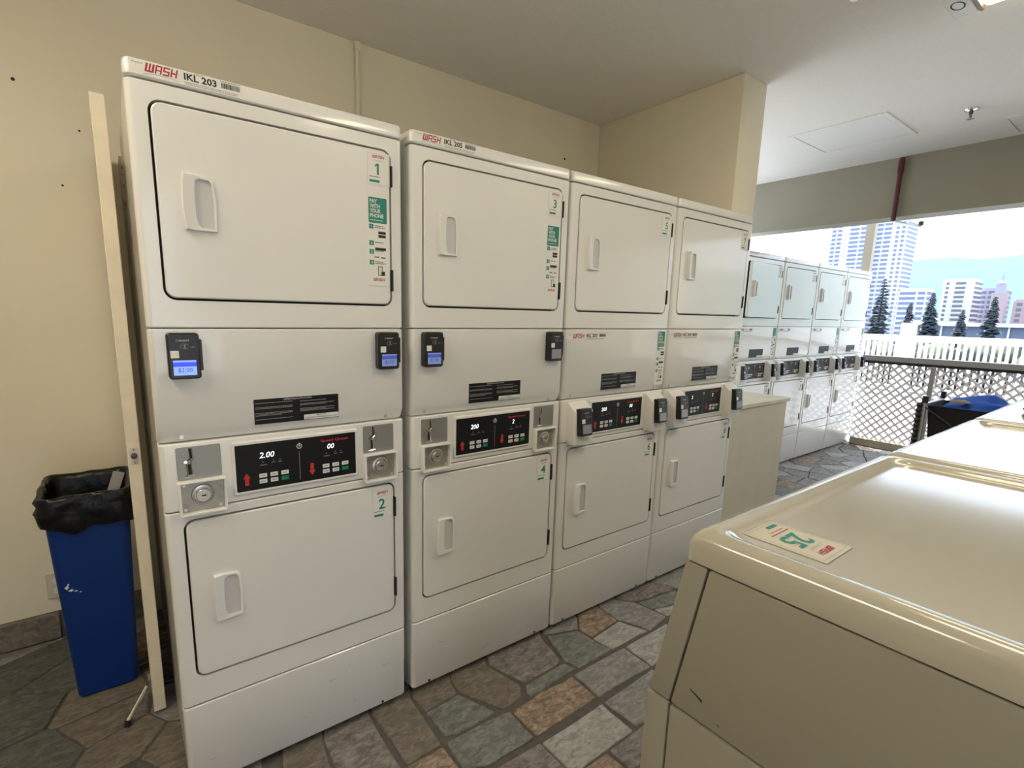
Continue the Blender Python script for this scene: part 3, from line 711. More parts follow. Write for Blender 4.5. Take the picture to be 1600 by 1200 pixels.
def dryer(name, label, x, y, kind, numU, numL, code, group, disp=('2.00', '00'), price='$2.00', pay=True, ajar=0, full=True, lits=(2, 1)):
    d = thing(name, label, 'dryer', (x, y, 0), group)
    obj('cabinet', cached('cabinet', lambda: MB().box(.003, DW - .003, .045, DD, .02, 1.935)), enamel, d)
    for fx in (.05, DW - .05): obj('foot', cached('foot', lambda: MB().disc(0, 0, 0, .03, .018, 10)), darksteel, d, (fx, .10, .02), (R(90), 0, 0))
    e = .003
    obj('base_panel', cached('base_panel', lambda: wrap([(.025, .004, .004), (.032, 0, .004), (.16, 0, .004), (.175, 0, 0), (.2885, 0, 0), (.2915, e, 0)]), smooth=True), enamel, d)
    if kind == 'A':
        sc = MB(); rq = random.Random(int(x * 100) + 5)
        for _ in range(7):
            a = rq.uniform(.05, .62); zz = rq.uniform(.06, .25); yy = (.0036 if zz < .16 else -.0004)
            l = rq.uniform(.006, .03); sl_ = rq.uniform(-.2, .2); sc.add([(a, yy, zz), (a + l, yy, zz + l * sl_), (a + l, yy, zz + l * sl_ + .0009), (a, yy, zz + .0012)], [(0, 1, 2, 3)])
        obj('scuff_marks', sc, gry_print, d)
    for fx in (.07, DW - .09): obj('base_screw', cached('base_screw', lambda: MB().disc(0, .036, .002, .006, .0045, 10)), deep_black, d, (fx, 0, 0))
    obj('door_panel', cached('door_panel_low', lambda: wrap([(.295, e, 0), (.298, 0, 0), (.863, 0, 0), (.866, e, 0)], LD), smooth=True), enamel, d)
    obj('console', cached('console', lambda: wrap([(.869, e, 0), (.872, 0, 0), (1.047, 0, 0), (1.050, e, 0)]), smooth=True), enamel, d)
    obj('front_panel', cached('front_panel', lambda: wrap([(1.052, .004, .016), (1.058, .0, .014), (1.088, 0, 0), (1.339, 0, 0), (1.342, e, 0)]), smooth=True), enamel, d)
    obj('door_panel', cached('door_panel_up', lambda: wrap([(1.345, e, 0), (1.348, 0, 0), (1.898, 0, 0), (1.901, e, 0)], UD), smooth=True), enamel, d)
    obj('top_cap', cached('top_cap', lambda: wrap([(1.906, e, 0), (1.909, 0, 0), (1.936, 0, 0), (1.942, .003, 0), (1.945, .008, 0)]), smooth=True), enamel, d)
    obj('top_lid', cached('top_lid', lambda: MB().box(.004, DW - .004, .045, DD, 1.93, 1.944)), enamel, d)
    for H, hz, z0, up in ((UD, (1.580, 1.712), UD[1], True), (LD, (.535, .672), LD[1], False)):
        g = .0058
        obj('door_gap_backing', cached(('door_gap_backing', up), lambda: MB().box(H[0] - .006, H[2] + .006, .021, .026, H[1] - .006, H[3] + .006)), deep_black, d)  # black backing sheet, puts the shade of the door groove into colour
        dm = cached(('door', up), lambda: plate(H[0] + g, H[1] + g, H[2] - g, H[3] - g, H[4] - g, -.003, .018, .003), smooth=True)
        do = obj('door', dm, enamel, d)
        hm = cached(('handle', up), lambda: handle_mb(.094, .170, hz[0], hz[1])[0], smooth=True, ang=50)
        ho = obj('handle', hm, plastic, do, (0, -.003, 0))
        I = handle_mb(.094, .170, hz[0], hz[1])[1]
        obj('handle_cup', cached(('handle_cup', up), lambda: MB().add([(a, -.0034, b) for a, b in I], [tuple(range(len(I)))])), cup, do)
        for hz0 in ((1.763, 1.822), (1.458, 1.522)) if up else ((.722, .788), (.432, .498)):
            obj('hinge', cached(('hinge', hz0), lambda: MB().box(H[2] - .0045, H[2] + .0015, -.007, .02, hz0[0], hz0[1]).mesh('hinge', bevel=.001) and MB().box(H[2] - .0045, H[2] + .0015, -.007, .02, hz0[0], hz0[1])), deep_black, do)
        num = numU if up else numL
        if up: st = number_sticker(d, .567, 1.760, .640, 1.852, num)
        else: st = number_sticker(d, .563, .722, .637, .826, num)
        st.location = (0, -.003, 0)
        if up and kind == 'A':
            ps = pay_sticker(d, .567, 1.472, .637, 1.728); ps.location = (0, -.003, 0)
        if up and ajar:
            pv = Vector((H[2], 0, 0)); Rm = Matrix.Rotation(R(ajar), 3, 'Z')
            for q, base in ((do, Vector((0, 0, 0))), (st, Vector((0, -.003, 0)))):
                q.location = pv + Rm @ (base - pv); q.rotation_euler = (0, 0, R(ajar))
    for sx, sz in ((.053, 1.066), (.622, 1.064)): obj('panel_screw', cached('panel_screw', lambda: MB().disc(0, 0, -.001, .012, .0052, 12)), steel, d, (sx, .006, sz))
    il = obj('instruction_label', cached('instruction_label', lambda: plate(.228, 1.0795, .465, 1.150, .001, -.0008, .001, .0002, 2)), glassblk, d)
    def ip():
        r = []
        for k, (zz, n) in enumerate(((1.138, 1), (1.126, 1), (1.1225, 1), (1.110, 1), (1.1065, 1), (1.103, 0), (1.092, 1))):
            r += greek(.231, .231 + (.10 if n else .07), zz, .0016, k, 0)
        for k, zz in enumerate((1.136, 1.128, 1.1245, 1.114, 1.1105, 1.107)): r += greek(.352, .352 + (.10 if k % 2 else .075), zz, .0016, 20 + k, 0)
        return lines(r, -.0012)
    if full:
        obj('label_print', cached('label_print', ip), gry_print, il)
        obj('lettering', text('OPERATING INSTRUCTIONS', .0042, .078, 0, 0, 'C'), wht_print, il, (.3465, -.0012, 1.1433))
    obj('white_notice', cached('white_notice', lambda: lines([(.362, 1.081, .464, 1.0955)], -.0011)), wht_print, il)
    if full:
        obj('lettering', text('IMPORTANT', .0032, .03, 0, .01, 'C'), blk_print, il, (.413, -.0014, 1.0908))
        obj('lettering', text('CLEAN LINT FILTER BEFORE EACH LOAD', .004, .096, 0, .01, 'C'), blk_print, il, (.413, -.0014, 1.0838))
    control_panel(d, *disp)
    if kind == 'A':
        id_label(d, .013, 1.9095, .242, 1.9415, code)
        coin_unit(d, .036, True); coin_unit(d, .540, False)
        reader(d, .036, 1.219, -.002, price, 0, lits[0]); reader(d, .586, 1.219, -.002, price, 0, lits[1])
    else:
        id_label(d, .014, 1.297, .243, 1.328, code)
        if pay: pay_sticker(d, .604, 1.078, .668, 1.333, full)
        card_unit(d, .030, price, 0); card_unit(d, .545, price, 0)
    return d
G1 = 'stacked dryers along the cream wall'; G2 = 'stacked dryers in the far bright row'
dryer('stacked_dryer', 'white stacked dryer with doors numbered 1 and 2, beside the open door edge', 0.0, 0, 'A', '1', '2', 'IKL 203', G1)
dryer('stacked_dryer', 'white stacked dryer with coin slots whose doors are numbered 3 and 4', .711, 0, 'A', '3', '4', 'IKL 205', G1, ('200', '2'), lits=(1, 0))
dryer('stacked_dryer', 'third white dryer stack from the open door, angled card readers, doors 5 and 6', 1.404, 0, 'B', '5', '6', 'IKL 207', G1, ('200', '00'))
dryer('stacked_dryer', 'white stacked dryer with doors numbered 7 and 8, in front of the wing wall', 2.093, 0, 'B', '7', '8', 'IKL 209', G1, ('2', '2'))
far_lab = ('far stacked dryer with its upper door ajar, half hidden behind the beige partition', 'far stacked dryer second from the beige partition, in the bright row', 'far stacked dryer third from the beige partition, in the bright row', 'far stacked dryer at the end of the bright row, next to the lattice')
for k in range(4):
    dryer('stacked_dryer', far_lab[k], 4.037 + k * .687, .701, 'B', None, None, None, G2, ('2', '2'), pay=(k != 1), ajar=4.0 if k == 0 else 0, full=False)

# ------------------------------------------------------------------ low partition beside the fourth dryer
pt = thing('low_partition', 'low beige boxed partition with a flat cap beside the fourth dryer', 'partition', (3.045, .19, 0))
obj('partition_body', MB().box(0, .85, .006, .88, 0, .815).mesh('partition_body', bevel=.003, seg=1), boxp, pt)
obj('partition_cap', MB().box(0, .862, -.010, .89, .815, .842).mesh('partition_cap', bevel=.003, seg=1), boxp, pt)
obj('partition_skirting', MB().box(0, .856, -.002, .88, 0, .05), boxp, pt)

# ------------------------------------------------------------------ washers across the aisle
WW, ZT, WF, WD, WP = .703, 1.128, -1.137, .72, .7125
def washer(label, x, num):
    w = thing('front_load_washer', label, 'washer', (x, WF, 0), 'washers across the aisle')
    def rect(i, z, r, rf=None):
        pts = rr(i, -WD + i, WW - i, -i, r, 6); return [(a, b, z) for a, b in pts]
    def top():
        m = MB()
        L = [rect(.000, 1.088, .012), rect(0, 1.112, .014), rect(.0025, 1.119, .016), rect(.007, 1.1245, .02), rect(.014, 1.1275, .022), rect(.022, ZT, .024), rect(.029, 1.1272, .026), rect(.033, 1.1225, .028), rect(.037, 1.1195, .03), rect(.044, 1.1187, .03), rect(.047, 1.1186, .03), rect(.055, 1.1186, .03)]
        m.rings(L, cap0=True, cap1=True); return m
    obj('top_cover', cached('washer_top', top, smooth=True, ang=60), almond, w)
    # body: side profile with a leaning control fascia, y forward is +
    def body(p0, p1, z0, z1, x0=0.0, x1=WW):
        m = MB(); A = [(p0, z0), (p1, z1), (-WD + .004, z1), (-WD + .004, z0)]
        m.add([(x0, a, b) for a, b in A] + [(x1, a, b) for a, b in A], [(0, 1, 2, 3), (7, 6, 5, 4)] + [(i, 4 + i, 4 + (i + 1) % 4, (i + 1) % 4) for i in range(4)]); return m
    def strip(a, b, x0=0.0, x1=WW):                       # a,b: lists of (y,z)
        m = MB(); n = len(a)
        m.add([(x0, y, z) for y, z in a] + [(x1, y, z) for y, z in a], [tuple(range(n)), tuple(reversed(range(n, 2 * n)))] + [(i, n + i, n + (i + 1) % n, (i + 1) % n) for i in range(n)]); return m
    obj('control_fascia', cached('control_fascia', lambda: strip([(.036, .8735), (-.002, 1.0855), (-.033, 1.0855), (.003, .8735)], None), bevel=.004), almond_shade, w)
    obj('upper_side_shell', cached('upper_side_shell', lambda: strip([(.0015, .8735), (-.0345, 1.0855), (-WD + .004, 1.0855), (-WD + .004, .8735)], None), bevel=.004), almond_shade, w)
    obj('front_panel', cached('washer_front', lambda: strip([(.040, .10), (.040, .8705), (.003, .8705), (.003, .10)], None), bevel=.004), almond_shade, w)
    obj('lower_side_shell', cached('lower_side_shell', lambda: strip([(.0015, .10), (.0015, .8705), (-WD + .004, .8705), (-WD + .004, .10)], None), bevel=.004), almond_shade, w)
    obj('plinth', cached('washer_plinth', lambda: strip([(.0, .0), (.0, .10), (-WD + .02, .10), (-WD + .02, .0)], None, .01, WW - .01)), galv, w)
    # porthole door and controls on the aisle side
    def ringm():
        m = MB()
        def c(r, yy): return [(WW / 2 + r * math.cos(2 * math.pi * k / 32), yy, .52 + r * math.sin(2 * math.pi * k / 32)) for k in range(32)]
        m.rings([c(.20, .040), c(.195, .055), c(.17, .062), c(.145, .052), c(.14, .045)], cap0=False, cap1=False); return m
    do = obj('porthole_ring', cached('porthole_ring', ringm, smooth=True), plastic, w)
    obj('porthole_glass', cached('porthole_glass', lambda: MB().disc(WW / 2, .52, .040, .046, .142, 32)), glassblk, do)
    obj('door_pull', cached('door_pull', lambda: MB().box(WW / 2 - .20, WW / 2 - .165, .058, .072, .46, .58).mesh('x') and MB().box(WW / 2 - .20, WW / 2 - .165, .058, .072, .46, .58), bevel=.004), plastic, do)
    def tilt(pts, off):                                   # points (x, s) along the leaning fascia
        out = []
        for x_, s in pts:
            yy = .036 + (-.038) * s + off; zz = .8735 + .212 * s; out.append((x_, yy, zz))
        return out
    def quad(x0, x1, s0, s1):
        m = MB(); a = tilt([(x0, s0), (x1, s0), (x1, s1), (x0, s1)], .001); b = tilt([(x0, s0), (x1, s0), (x1, s1), (x0, s1)], .005)
        m.add(a + b, [(3, 2, 1, 0), (4, 5, 6, 7)] + [(i, (i + 1) % 4, 4 + (i + 1) % 4, 4 + i) for i in range(4)]); return m
    obj('control_overlay', cached('control_overlay', lambda: quad(.22, .52, .2, .8)), glassblk, w)
    obj('coin_plate', cached('w_coin_plate', lambda: quad(.56, .66, .2, .85)), brushed, w)
    if num:
        st = obj('number_sticker', MB().box(.066, .142, -.137, -.038, 1.1186, 1.1194), clear, w)
        def P(u, v): return (.066 + u * .076, -.137 + v * .099)
        Z = 1.1197
        def hb(rs): 
            m = MB()
            for a, b, c, d2 in rs: m.add([(a, b, Z), (c, b, Z), (c, d2, Z), (a, d2, Z)], [(0, 1, 2, 3)])
            return m
        obj('sticker_border', hb([(.0655, -.1375, .1425, -.1368), (.0655, -.0382, .1425, -.0375), (.0655, -.1375, .0662, -.0375), (.1418, -.1375, .1425, -.0375),
                                  (.0705, -.1325, .1375, -.1319), (.0705, -.0431, .1375, -.0425), (.0705, -.1325, .0711, -.0425), (.1369, -.1325, .1375, -.0425)]), gry_print, st)
        # read from the aisle: letters run towards -x, upright direction is -y
        def lay(me, x_, y_, m_):
            obj('lettering', me, m_, st, (x_, y_, Z + .0002), (R(-90), 0, R(180)))
        cx = .104
        lay(logo(.0085, .036, 'C'), cx, -.1175, red_print)
        lay(text('CONNECT', .0042, .030, 0, 0, 'C'), cx, -.1085, gry_print)
        lay(text(num, .031, .040, 0, .02, 'C'), cx, -.073, teal)
        obj('print_line', hb([(.088, -.0665, .132, -.0648), (.095, -.0605, .130, -.0595)]), red_print, st)
        obj('app_badge', hb([(.108, -.0525, .132, -.0465)]), teal, st)
        for (y_, z_, l, t) in ((-.026, .9135, .018, .0018), (-.066, .889, .003, .0012)):
            obj('scratch', MB().add([(-.0006, y_, z_ + t * .4), (-.0006, y_, z_ - t * .4), (-.0006, y_ - l, z_ - l * .4 - t), (-.0006, y_ - l, z_ - l * .4 + t)], [(0, 1, 2, 3)]), blk_print, w)
    return w
washer('almond washer number 25 with glossy top, nearest the camera', .513, '25')
washer('almond washer in the middle of the row, behind washer 25', .513 + WP, None)
washer('almond washer at the far end of the row with grey cloth on top', .513 + 2 * WP, None)
def lump(name, cx, cy, cz, rx, ry, rz, seed, m, amp=.35, sub=3, label=None, cat=None, parent=None):
    bm = bmesh.new(); bmesh.ops.create_icosphere(bm, subdivisions=sub, radius=1)
    for v in bm.verts:
        q = noise.noise(v.co * 1.9 + Vector((seed, seed * 2.1, 0))) * amp + noise.noise(v.co * 4.5 + Vector((seed, 1, 5))) * amp * .4
        c = v.co * (1 + q); v.co = Vector((c.x * rx, c.y * ry, max(c.z, -.15) * rz))
    for f in bm.faces: f.smooth = True
    me = bpy.data.meshes.new(name); bm.to_mesh(me); bm.free()
    o = obj(name, me, m, parent, (cx, cy, cz))
    if label: o['label'] = label; o['category'] = cat
    return o
lump('cloth_bundle', 2.34, -1.295, 1.128, .12, .09, .042, 3.1, greyc, label='crumpled grey cloth lying on the last washer', cat='cloth')
lump('cloth_bundle', 2.555, -1.25, 1.130, .055, .06, .045, 8.3, greyc, label='small grey cloth wad at the far edge of the last washer', cat='cloth')

# ------------------------------------------------------------------ laundry cart
ct = thing('laundry_cart', 'black fabric laundry cart on a metal frame by the lattice', 'cart', (5.32, -.66, 0))
m = MB(); 
def rc(hx, hy, z, r=.04): return [(a, b, z) for a, b in rr(-hx, -hy, hx, hy, r, 4)]
m.rings([rc(.20, .27, .14), rc(.24, .33, .76), rc(.25, .34, .765), rc(.235, .325, .765), rc(.19, .26, .16)], cap0=True, cap1=True)
obj('basket', m.mesh('basket', smooth=True), cartb, ct)
f = MB()
f.tube([(-.25, .34, .05), (-.25, .34, .80)], .014); f.tube([(.25, .34, .05), (.25, .34, .80)], .014); f.tube([(-.25, -.34, .05), (-.25, -.34, .78)], .012); f.tube([(.25, -.34, .05), (.25, -.34, .78)], .012)
f.tube([(-.25, .34, .77), (.25, .34, .77)], .010); f.tube([(-.25, .34, .12), (-.25, -.34, .12)], .012); f.tube([(.25, .34, .12), (.25, -.34, .12)], .012); f.tube([(-.25, .34, .12), (.25, .34, .12)], .012); f.tube([(-.25, -.34, .12), (.25, -.34, .12)], .012)
obj('frame', f.mesh('frame', smooth=True), silver, ct)
for x in (-.25, .25): obj('frame_cap', MB().tube([(x, .34, .78), (x, .34, .835)], .02, 10).mesh('frame_cap', smooth=True), black, ct)
cs = MB(); cs.tube([(-.262, .365, z * .01) for z in range(20, 79, 2)], [.016 if k % 2 else .024 for k in range(30)], 8)
obj('padded_sleeve', cs.mesh('padded_sleeve', smooth=True), black, ct)
cd = MB().tube([(-.258, .33, .745), (-.262, .20, .66), (-.262, .08, .56), (-.262, .02, .50)], .006, 6)
bc = obj('bungee_cord', cd.mesh('bungee_cord', smooth=True), black, ct); obj('cord_clip', MB().box(-.276, -.266, .09, .115, .565, .60), yelm, bc)
for x in (-.22, .22):
    for y in (-.30, .30): obj('castor', MB().disc(0, 0, -.012, .012, .045, 16), black, ct, (x, y, .045))
lump('laundry_pile', 5.34, -.66, .70, .19, .26, .13, 5.0, bluec, .5, label='blue laundry heaped in the black cart', cat='laundry')
lump('folded_cloth', 5.20, -.50, .800, .035, .06, .02, 2.0, tanc, .2, label='small tan cloth on the blue laundry in the cart', cat='cloth')

# ------------------------------------------------------------------ ceiling light, added fill lights, sprinklers, red pipe
def ceiling_light(label, x0, x1, y0, y1, lens):
    t = thing('ceiling_light', label, 'light', ((x0 + x1) / 2, y1, ZC), 'fluorescent ceiling lights')
    w = (x1 - x0) / 2; L = y1 - y0; D = .085
    obj('housing', MB().box(-w, w, -L, 0, -.02, 0), lampw, t)
    for yy in (-.080, -L):
        c = obj('end_cap', MB().box(-w, w, yy, yy + .080, -D, -.0005).mesh('end_cap', bevel=.012, seg=3), lampw, t)
        m = MB()
        for k in range(20):
            t0, t1 = 2 * math.pi * k / 20, 2 * math.pi * (k + 1) / 20
            m.add([(a * math.cos(q) + .03, yy + .042 + b * math.sin(q), -D - .0006) for a, b, q in ((.032, .017, t0), (.038, .022, t0), (.038, .022, t1), (.032, .017, t1))], [(0, 1, 2, 3)])
        obj('cap_ring', m, deep_black, c)
    for yy in (-.092, -L + .080): obj('end_rail', MB().box(-w + .002, w - .002, yy, yy + .012, -D + .002, -.015), brass, t)
    obj('diffuser', MB().box(-w + .008, w - .008, -L + .092, -.093, -D + .004, -.02).mesh('diffuser', bevel=.02, seg=3), lens, t)
    return t
ceiling_light('ceiling light with a glowing lens above the washers', 2.535, 2.835, -1.92, -.706, tubem)
ceiling_light('added fill light with a glowing lens, out of view left of the open door', -.95, -.65, -1.15, .07, fill_left)  # added unseen fixture, brightens the left wall and first dryer
ceiling_light('added fill light with a glowing lens, out of view over the near aisle', 1.15, 1.45, -2.22, -1.00, fill_aisle)  # added unseen fixture, extra light on the near dryer fronts
def sprinkler(label, x, y):
    s = thing('ceiling_sprinkler', label, 'sprinkler', (x, y, ZC), 'ceiling sprinklers')
    def c(r, z): return [(r * math.cos(2 * math.pi * k / 18), r * math.sin(2 * math.pi * k / 18), z) for k in range(18)]
    obj('escutcheon', MB().rings([c(.036, -.0005), c(.034, -.006), c(.018, -.012), c(.012, -.012)]).mesh('escutcheon', smooth=True), chrome, s)
    m = MB(); m.tube([(0, 0, -.01), (0, 0, -.03)], .010); m.tube([(-.010, 0, -.028), (-.015, 0, -.040), (-.004, 0, -.054)], .003, 6); m.tube([(.010, 0, -.028), (.015, 0, -.040), (.004, 0, -.054)], .003, 6)
    obj('sprinkler_frame', m.mesh('sprinkler_frame', smooth=True), darksteel, s)
    obj('deflector', MB().rings([c(.004, -.053), c(.020, -.056), c(.020, -.058)]).mesh('deflector', smooth=True), chrome, s)
sprinkler('small chrome sprinkler on the ceiling near the beam', 4.337, -.465)
sprinkler('chrome sprinkler at the top edge, on the ceiling near the light', 2.41, -.50)
rp = thing('sprinkler_pipe', 'dark red pipe dropping down the beam and bending under it', 'pipe', (5.125, .09, ZC))
obj('red_drop', MB().tube([(0, 0, -.012), (0, 0, -.495)], .0165, 12).mesh('red_drop', smooth=True), redpipe, rp)
obj('coupling', MB().tube([(0, 0, -.03), (0, 0, -.13)], .021, 12).mesh('coupling', smooth=True), redpipe, rp)
obj('bare_pipe', MB().tube([(0, 0, -.488), (.03, -.004, -.497), (.36, -.083, -.512), (.375, -.086, -.50), (.375, -.086, -.465)], .0115, 10).mesh('bare_pipe', smooth=True), silver, rp)
obj('sprinkler_head', MB().tube([(.375, -.086, -.495), (.375, -.086, -.465)], .018, 10).mesh('sprinkler_head', smooth=True), darksteel, rp)

# ------------------------------------------------------------------ lattice at the open end
XLT = 6.83
lt = thing('lattice_fence', 'white diagonal lattice fence under a grey ledge at the open end', 'lattice', (XLT, 0, 0))
ya, yb_, za, zb_ = .86, -3.3, .08, .955
PIT, SW = .086, .021
def slat(c, s, xo):
    # line z = za + s*(y) + c clipped to the panel; returns end points
    pts = []
    def at_y(y): return s * y + c
    y_lo, y_hi = yb_, ya
    ys = sorted([(za - c) / s, (zb_ - c) / s]); a, b = max(ys[0], y_lo), min(ys[1], y_hi)
    if b - a < .03: return None
    return (a, at_y(a)), (b, at_y(b))
SLM = {}
for s, xo in ((1, .0016), (-1, -.0016)):
    c = -5.0
    while c < 6.0:
        e = slat(c, s, xo); c += PIT
        if not e: continue
        L = round(math.hypot(e[1][0] - e[0][0], e[1][1] - e[0][1]), 3)
        me = SLM.setdefault(L, MB().box(-.0016, .0016, -L / 2, L / 2, -SW / 2, SW / 2).mesh('slat'))
        obj('slat', me, lattm, lt, (xo, (e[0][0] + e[1][0]) / 2, (e[0][1] + e[1][1]) / 2), (s * R(45), 0, 0))
obj('sill', MB().box(-.06, .05, -3.3, .69, 0, .085).mesh('sill', bevel=.006, seg=1), woodm, lt)
obj('ledge', MB().box(-.03, .03, -3.3, .69, .975, 1.035).mesh('ledge', bevel=.004, seg=1), ledge, lt)
obj('ledge_lip', MB().box(-.03, .03, -3.3, .69, .95, .975), deep_black, lt)
for y in (.05, -1.3, -2.65): obj('lattice_post', MB().box(-.035, -.008, y - .021, y + .021, .085, .955).mesh('lattice_post', bevel=.002, seg=1), ledge, lt)
ps = struct('trim_post', MB().box(6.93, 7.01, .79, .875, -.05, 2.75), postm, 'slim beige post rising behind the last far dryer')

# ------------------------------------------------------------------ outside: deck, balustrade, trees, town
struct('floor_deck', MB().box(6.9, 13.2, -14, 22, -.30, -.03), deckm, 'sunlit pale deck outside the lattice')
struct('floor_side', MB().box(3.04, 6.9, 2.6, 22, -.30, -.03), deckm)
XR = 12.6
bl = thing('balustrade', 'white concrete balustrade along the edge of the sunlit deck', 'railing', (XR, 0, 0))
obj('top_rail', MB().box(-.10, .10, -12, 18, 1.045, 1.165).mesh('top_rail', bevel=.01, seg=1), whitec, bl)
obj('bottom_rail', MB().box(-.08, .08, -12, 18, .06, .16), whitec, bl)
bme = MB().box(-.03, .03, -.022, .022, .16, 1.045).mesh('baluster')
k = 0
for i in range(-45, 105):
    y = i * .094
    obj('baluster', bme, whitec, bl, (0, y, 0))
for y in (1.82, -4.3, 7.9): obj('pier', MB().box(-.13, .13, y - .10, y + .10, -.03, 1.405).mesh('pier', bevel=.008, seg=1), whitec, bl)
struct('ground', MB().box(14, 6000, -4000, 4000, -14, -12), groundm, 'low ground far below the deck')
def pine(label, x, y, ztop, rad, h, seed):
    t = thing('pine_tree', label, 'tree', (x, y, -12), 'pines beyond the deck'); H = ztop + 12
    obj('trunk', MB().tube([(0, 0, 0), (0, 0, H * .6), (0, 0, H)], [.28, .18, .03], 8).mesh('trunk', smooth=True), barkm, t)
    rnd = random.Random(seed); m = MB(); n = 46
    for i in range(n):
        u = i / (n - 1); z = H - h * u; L = rad * (0.08 + .95 * u ** .75)
        nb = 7 + int(5 * u)
        for b in range(nb):
            a = rnd.uniform(0, 2 * math.pi); l = L * rnd.uniform(.65, 1.1); dz = rnd.uniform(-.05, .22) * l
            d = Vector((math.cos(a), math.sin(a), 0)); s = Vector((-d.y, d.x, 0)); w = .16 + .20 * l
            p0 = Vector((0, 0, z)); p1 = p0 + d * l * .55 + Vector((0, 0, dz * .2 - .03 * l)); p2 = p0 + d * l + Vector((0, 0, dz))
            up = Vector((0, 0, .16 + .14 * l))
            m.add([p0 + s * w * .3, p0 - s * w * .3, p1 + s * w, p1 - s * w, p2, p1 + up, p0 + up * .5], [(0, 1, 3, 2), (2, 3, 4), (0, 2, 5, 6), (1, 6, 5, 3), (2, 4, 5), (3, 5, 4)])
    obj('crown', m, pinem, t)
pine('tallest dark pine rising beside the last far dryer', 60, 16.6, 5.4, 2.1, 13, 1)
pine('dark pine left of the balustrade pier', 66, 15.9, 3.3, 1.75, 9, 2)
pine('dark pine just right of the balustrade pier', 60, 12.8, 4.0, 1.7, 9, 3)
pine('smallest dark pine in front of the low blue roof', 58, 10.2, 2.5, 1.35, 8, 4)
pine('dark pine in front of the pink building', 60, 8.7, 3.6, 1.6, 9, 5)
pine('dark pine beyond the right side of the deck', 60, 1.5, 4.0, 1.5, 10, 6)
for i, (y, z, r) in enumerate(((15.5, -1.2, 1.6), (13.6, -1.3, 1.3), (11.6, -1.1, 1.3), (9.6, -.9, 1.2), (7.9, -1.0, 1.4), (6.0, -1.0, 1.5), (3.5, -1.1, 1.8), (18.5, -1.2, 1.9))):
    t = thing('shrub', ['round green shrub at the left of the far tree line', 'green shrub below the second pine', 'green shrub right of the balustrade pier', 'pale green shrub between the two right pines', 'pale green shrub at the right edge of the view', 'wide green shrub beyond the right edge', 'large green shrub further right beyond the deck', 'large shrub hidden behind the last far dryer'][i], 'shrub', (44 + (i % 3) * 5, y * (44 + (i % 3) * 5) / 52, -12), 'shrubs below the pines')
    lump('foliage', 0, 0, 12 + z, r, r * .9, r * .9, i * 1.7, shrubm, .45, 3, parent=t)
    obj('stem', MB().tube([(0, 0, 0), (0, 0, 12 + z)], .15), barkm, t)
def building(label, x, y0, y1, ztop, depth, m, wm, floors, fh, cols, wfrac=.55, start=None, group='far buildings', wh=None):
    b = thing('tower_block', label, 'building', (x, (y0 + y1) / 2, -12), group)
    w = (y1 - y0) / 2; H = ztop + 12
    obj('wall', MB().box(0, depth, -w, w, 0, H), m, b)
    rf = obj('roof', MB().box(.5, depth - .5, -w + .5, w - .5, H, H + 1.2), m, b)
    for (c0, c1) in cols:                                    # fractions across the front, from the left (high y)
        ya_, yc = w - c0 * 2 * w, w - c1 * 2 * w
        me = MB().box(-.12, .12, -abs(ya_ - yc) / 2, abs(ya_ - yc) / 2, 0, wh or fh * wfrac).mesh('window')
        for f_ in range(floors):
            z = H - (f_ + 1) * fh + fh * .2
            if z < 0: break
            obj('window', me, wm, b, (0, (ya_ + yc) / 2, z))
    sm = MB().box(.5, depth - .5, -.12, .12, 0, wh or fh * wfrac).mesh('window')
    for f_ in range(floors):
        z = H - (f_ + 1) * fh + fh * .2
        if z < 0: break
        obj('window', sm, wm, b, (0, -w, z))
    return b
building('tall pale tower with blue window bands left of the beige post', 400, 130, 153.4, 66, 24, bwhite, winb, 26, 2.75, ((.03, .13), (.17, .28), (.48, .70), (.74, .99)))
building('tall white tower with blue glass half right of the beige post', 405, 113, 129.5, 65, 20, bwhite, winb, 27, 2.75, ((.02, .24), (.29, .52), (.66, .76), (.84, .94)))
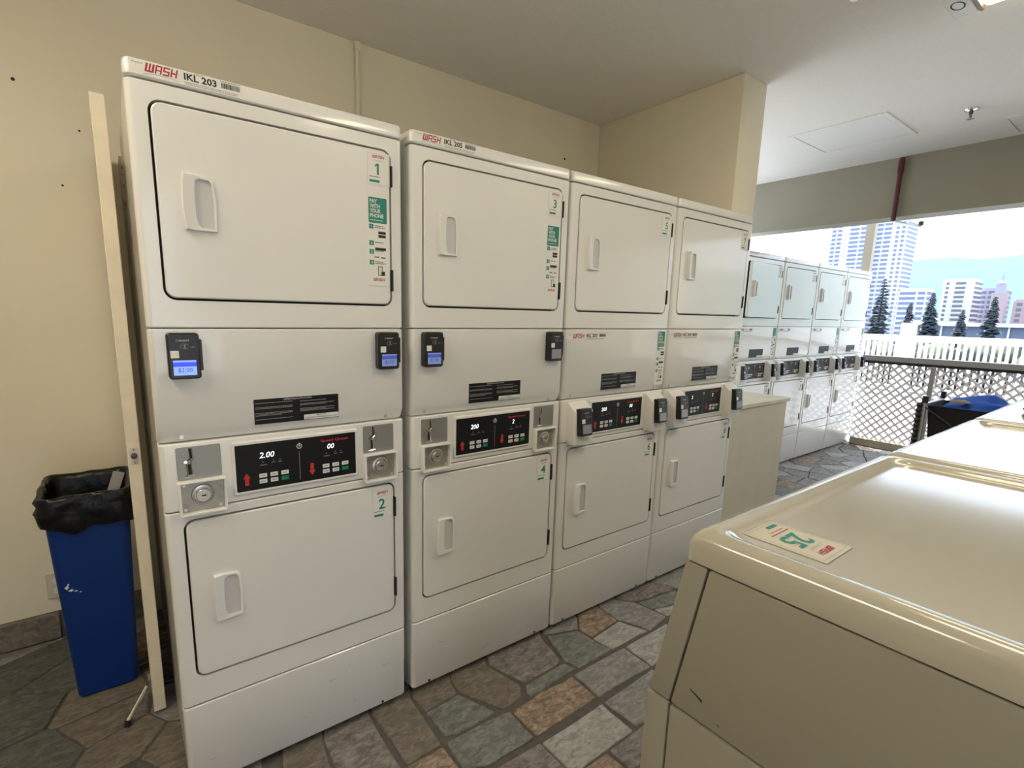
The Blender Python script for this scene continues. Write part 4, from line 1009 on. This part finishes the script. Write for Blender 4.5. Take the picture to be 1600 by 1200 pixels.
building('white mid-rise with blue window bands beside the towers', 380, 92, 105.5, 20.5, 16, bwhite, winb, 9, 2.9, ((.06, .62), (.70, .94)))
building('white block with a dark window column under the mountain', 400, 76, 90, 26.5, 18, bwhite, wing_, 13, 2.6, ((.10, .20), (.40, .72)))
building('grey blue apartment block right of the white block', 420, 66, 77, 22, 16, bgrey, wing_, 11, 2.8, ((.05, .25), (.34, .58), (.68, .95)))
building('low pinkish block at the right edge of the view', 400, 34, 59, 14.5, 20, bpink, wing_, 8, 2.9, ((.06, .14), (.22, .30), (.38, .46), (.54, .62), (.70, .78), (.86, .94)))
building('pale block further right beyond the pinkish one', 420, 4, 30, 20, 20, bwhite, winb, 9, 2.9, ((.06, .46), (.54, .94)))
sp = thing('spire_tower', 'slim pink tower with a stepped pointed top at the right', 'tower', (392, 64, -12))
obj('shaft', MB().box(0, 5, -3, 3, 0, 31), bpink, sp); obj('belfry', MB().box(1, 4, -2, 2, 31, 36), bgrey, sp)
obj('spire', MB().tube([(2.5, 0, 36), (2.5, 0, 38), (2.5, 0, 42)], [2.2, 1.0, .15], 6), bgrey, sp)
lr = thing('low_hall', 'long low hall with a white roof edge and dark blue front behind the pines', 'building', (180, 24, -12))
obj('wall', MB().box(0, 20, -22, 20, 0, 13.0), roofd, lr); obj('roof', MB().box(-1.5, 21, -24, 21.5, 13.0, 13.9), bwhite, lr)
for k in range(10): obj('column', MB().box(-.6, -.1, -.18, .18, 0, 13.0), bwhite, lr, (0, -20 + k * 4.3, 0))
m = MB(); N = 60; rows = []
for j in range(4):
    row = []
    for i in range(N + 1):
        y = -3200 + 6400 * i / N; hgt = 335 + 26 * noise.noise(Vector((y * .0028, 3.3, 0))) + 12 * noise.noise(Vector((y * .011, 7.7, 0)))
        u = j / 3; row.append((2600 + 700 * u + 60 * noise.noise(Vector((y * .004, u * 3, 1))), y, -12 + hgt * (u ** .9)))
    rows.append(row)
for j in range(3):
    pass
m.rings(rows, cap0=False, cap1=False, closed=False)
struct('mountain', m.mesh('mountain', smooth=True, ang=80), mountm, 'hazy green mountain ridge behind the town')
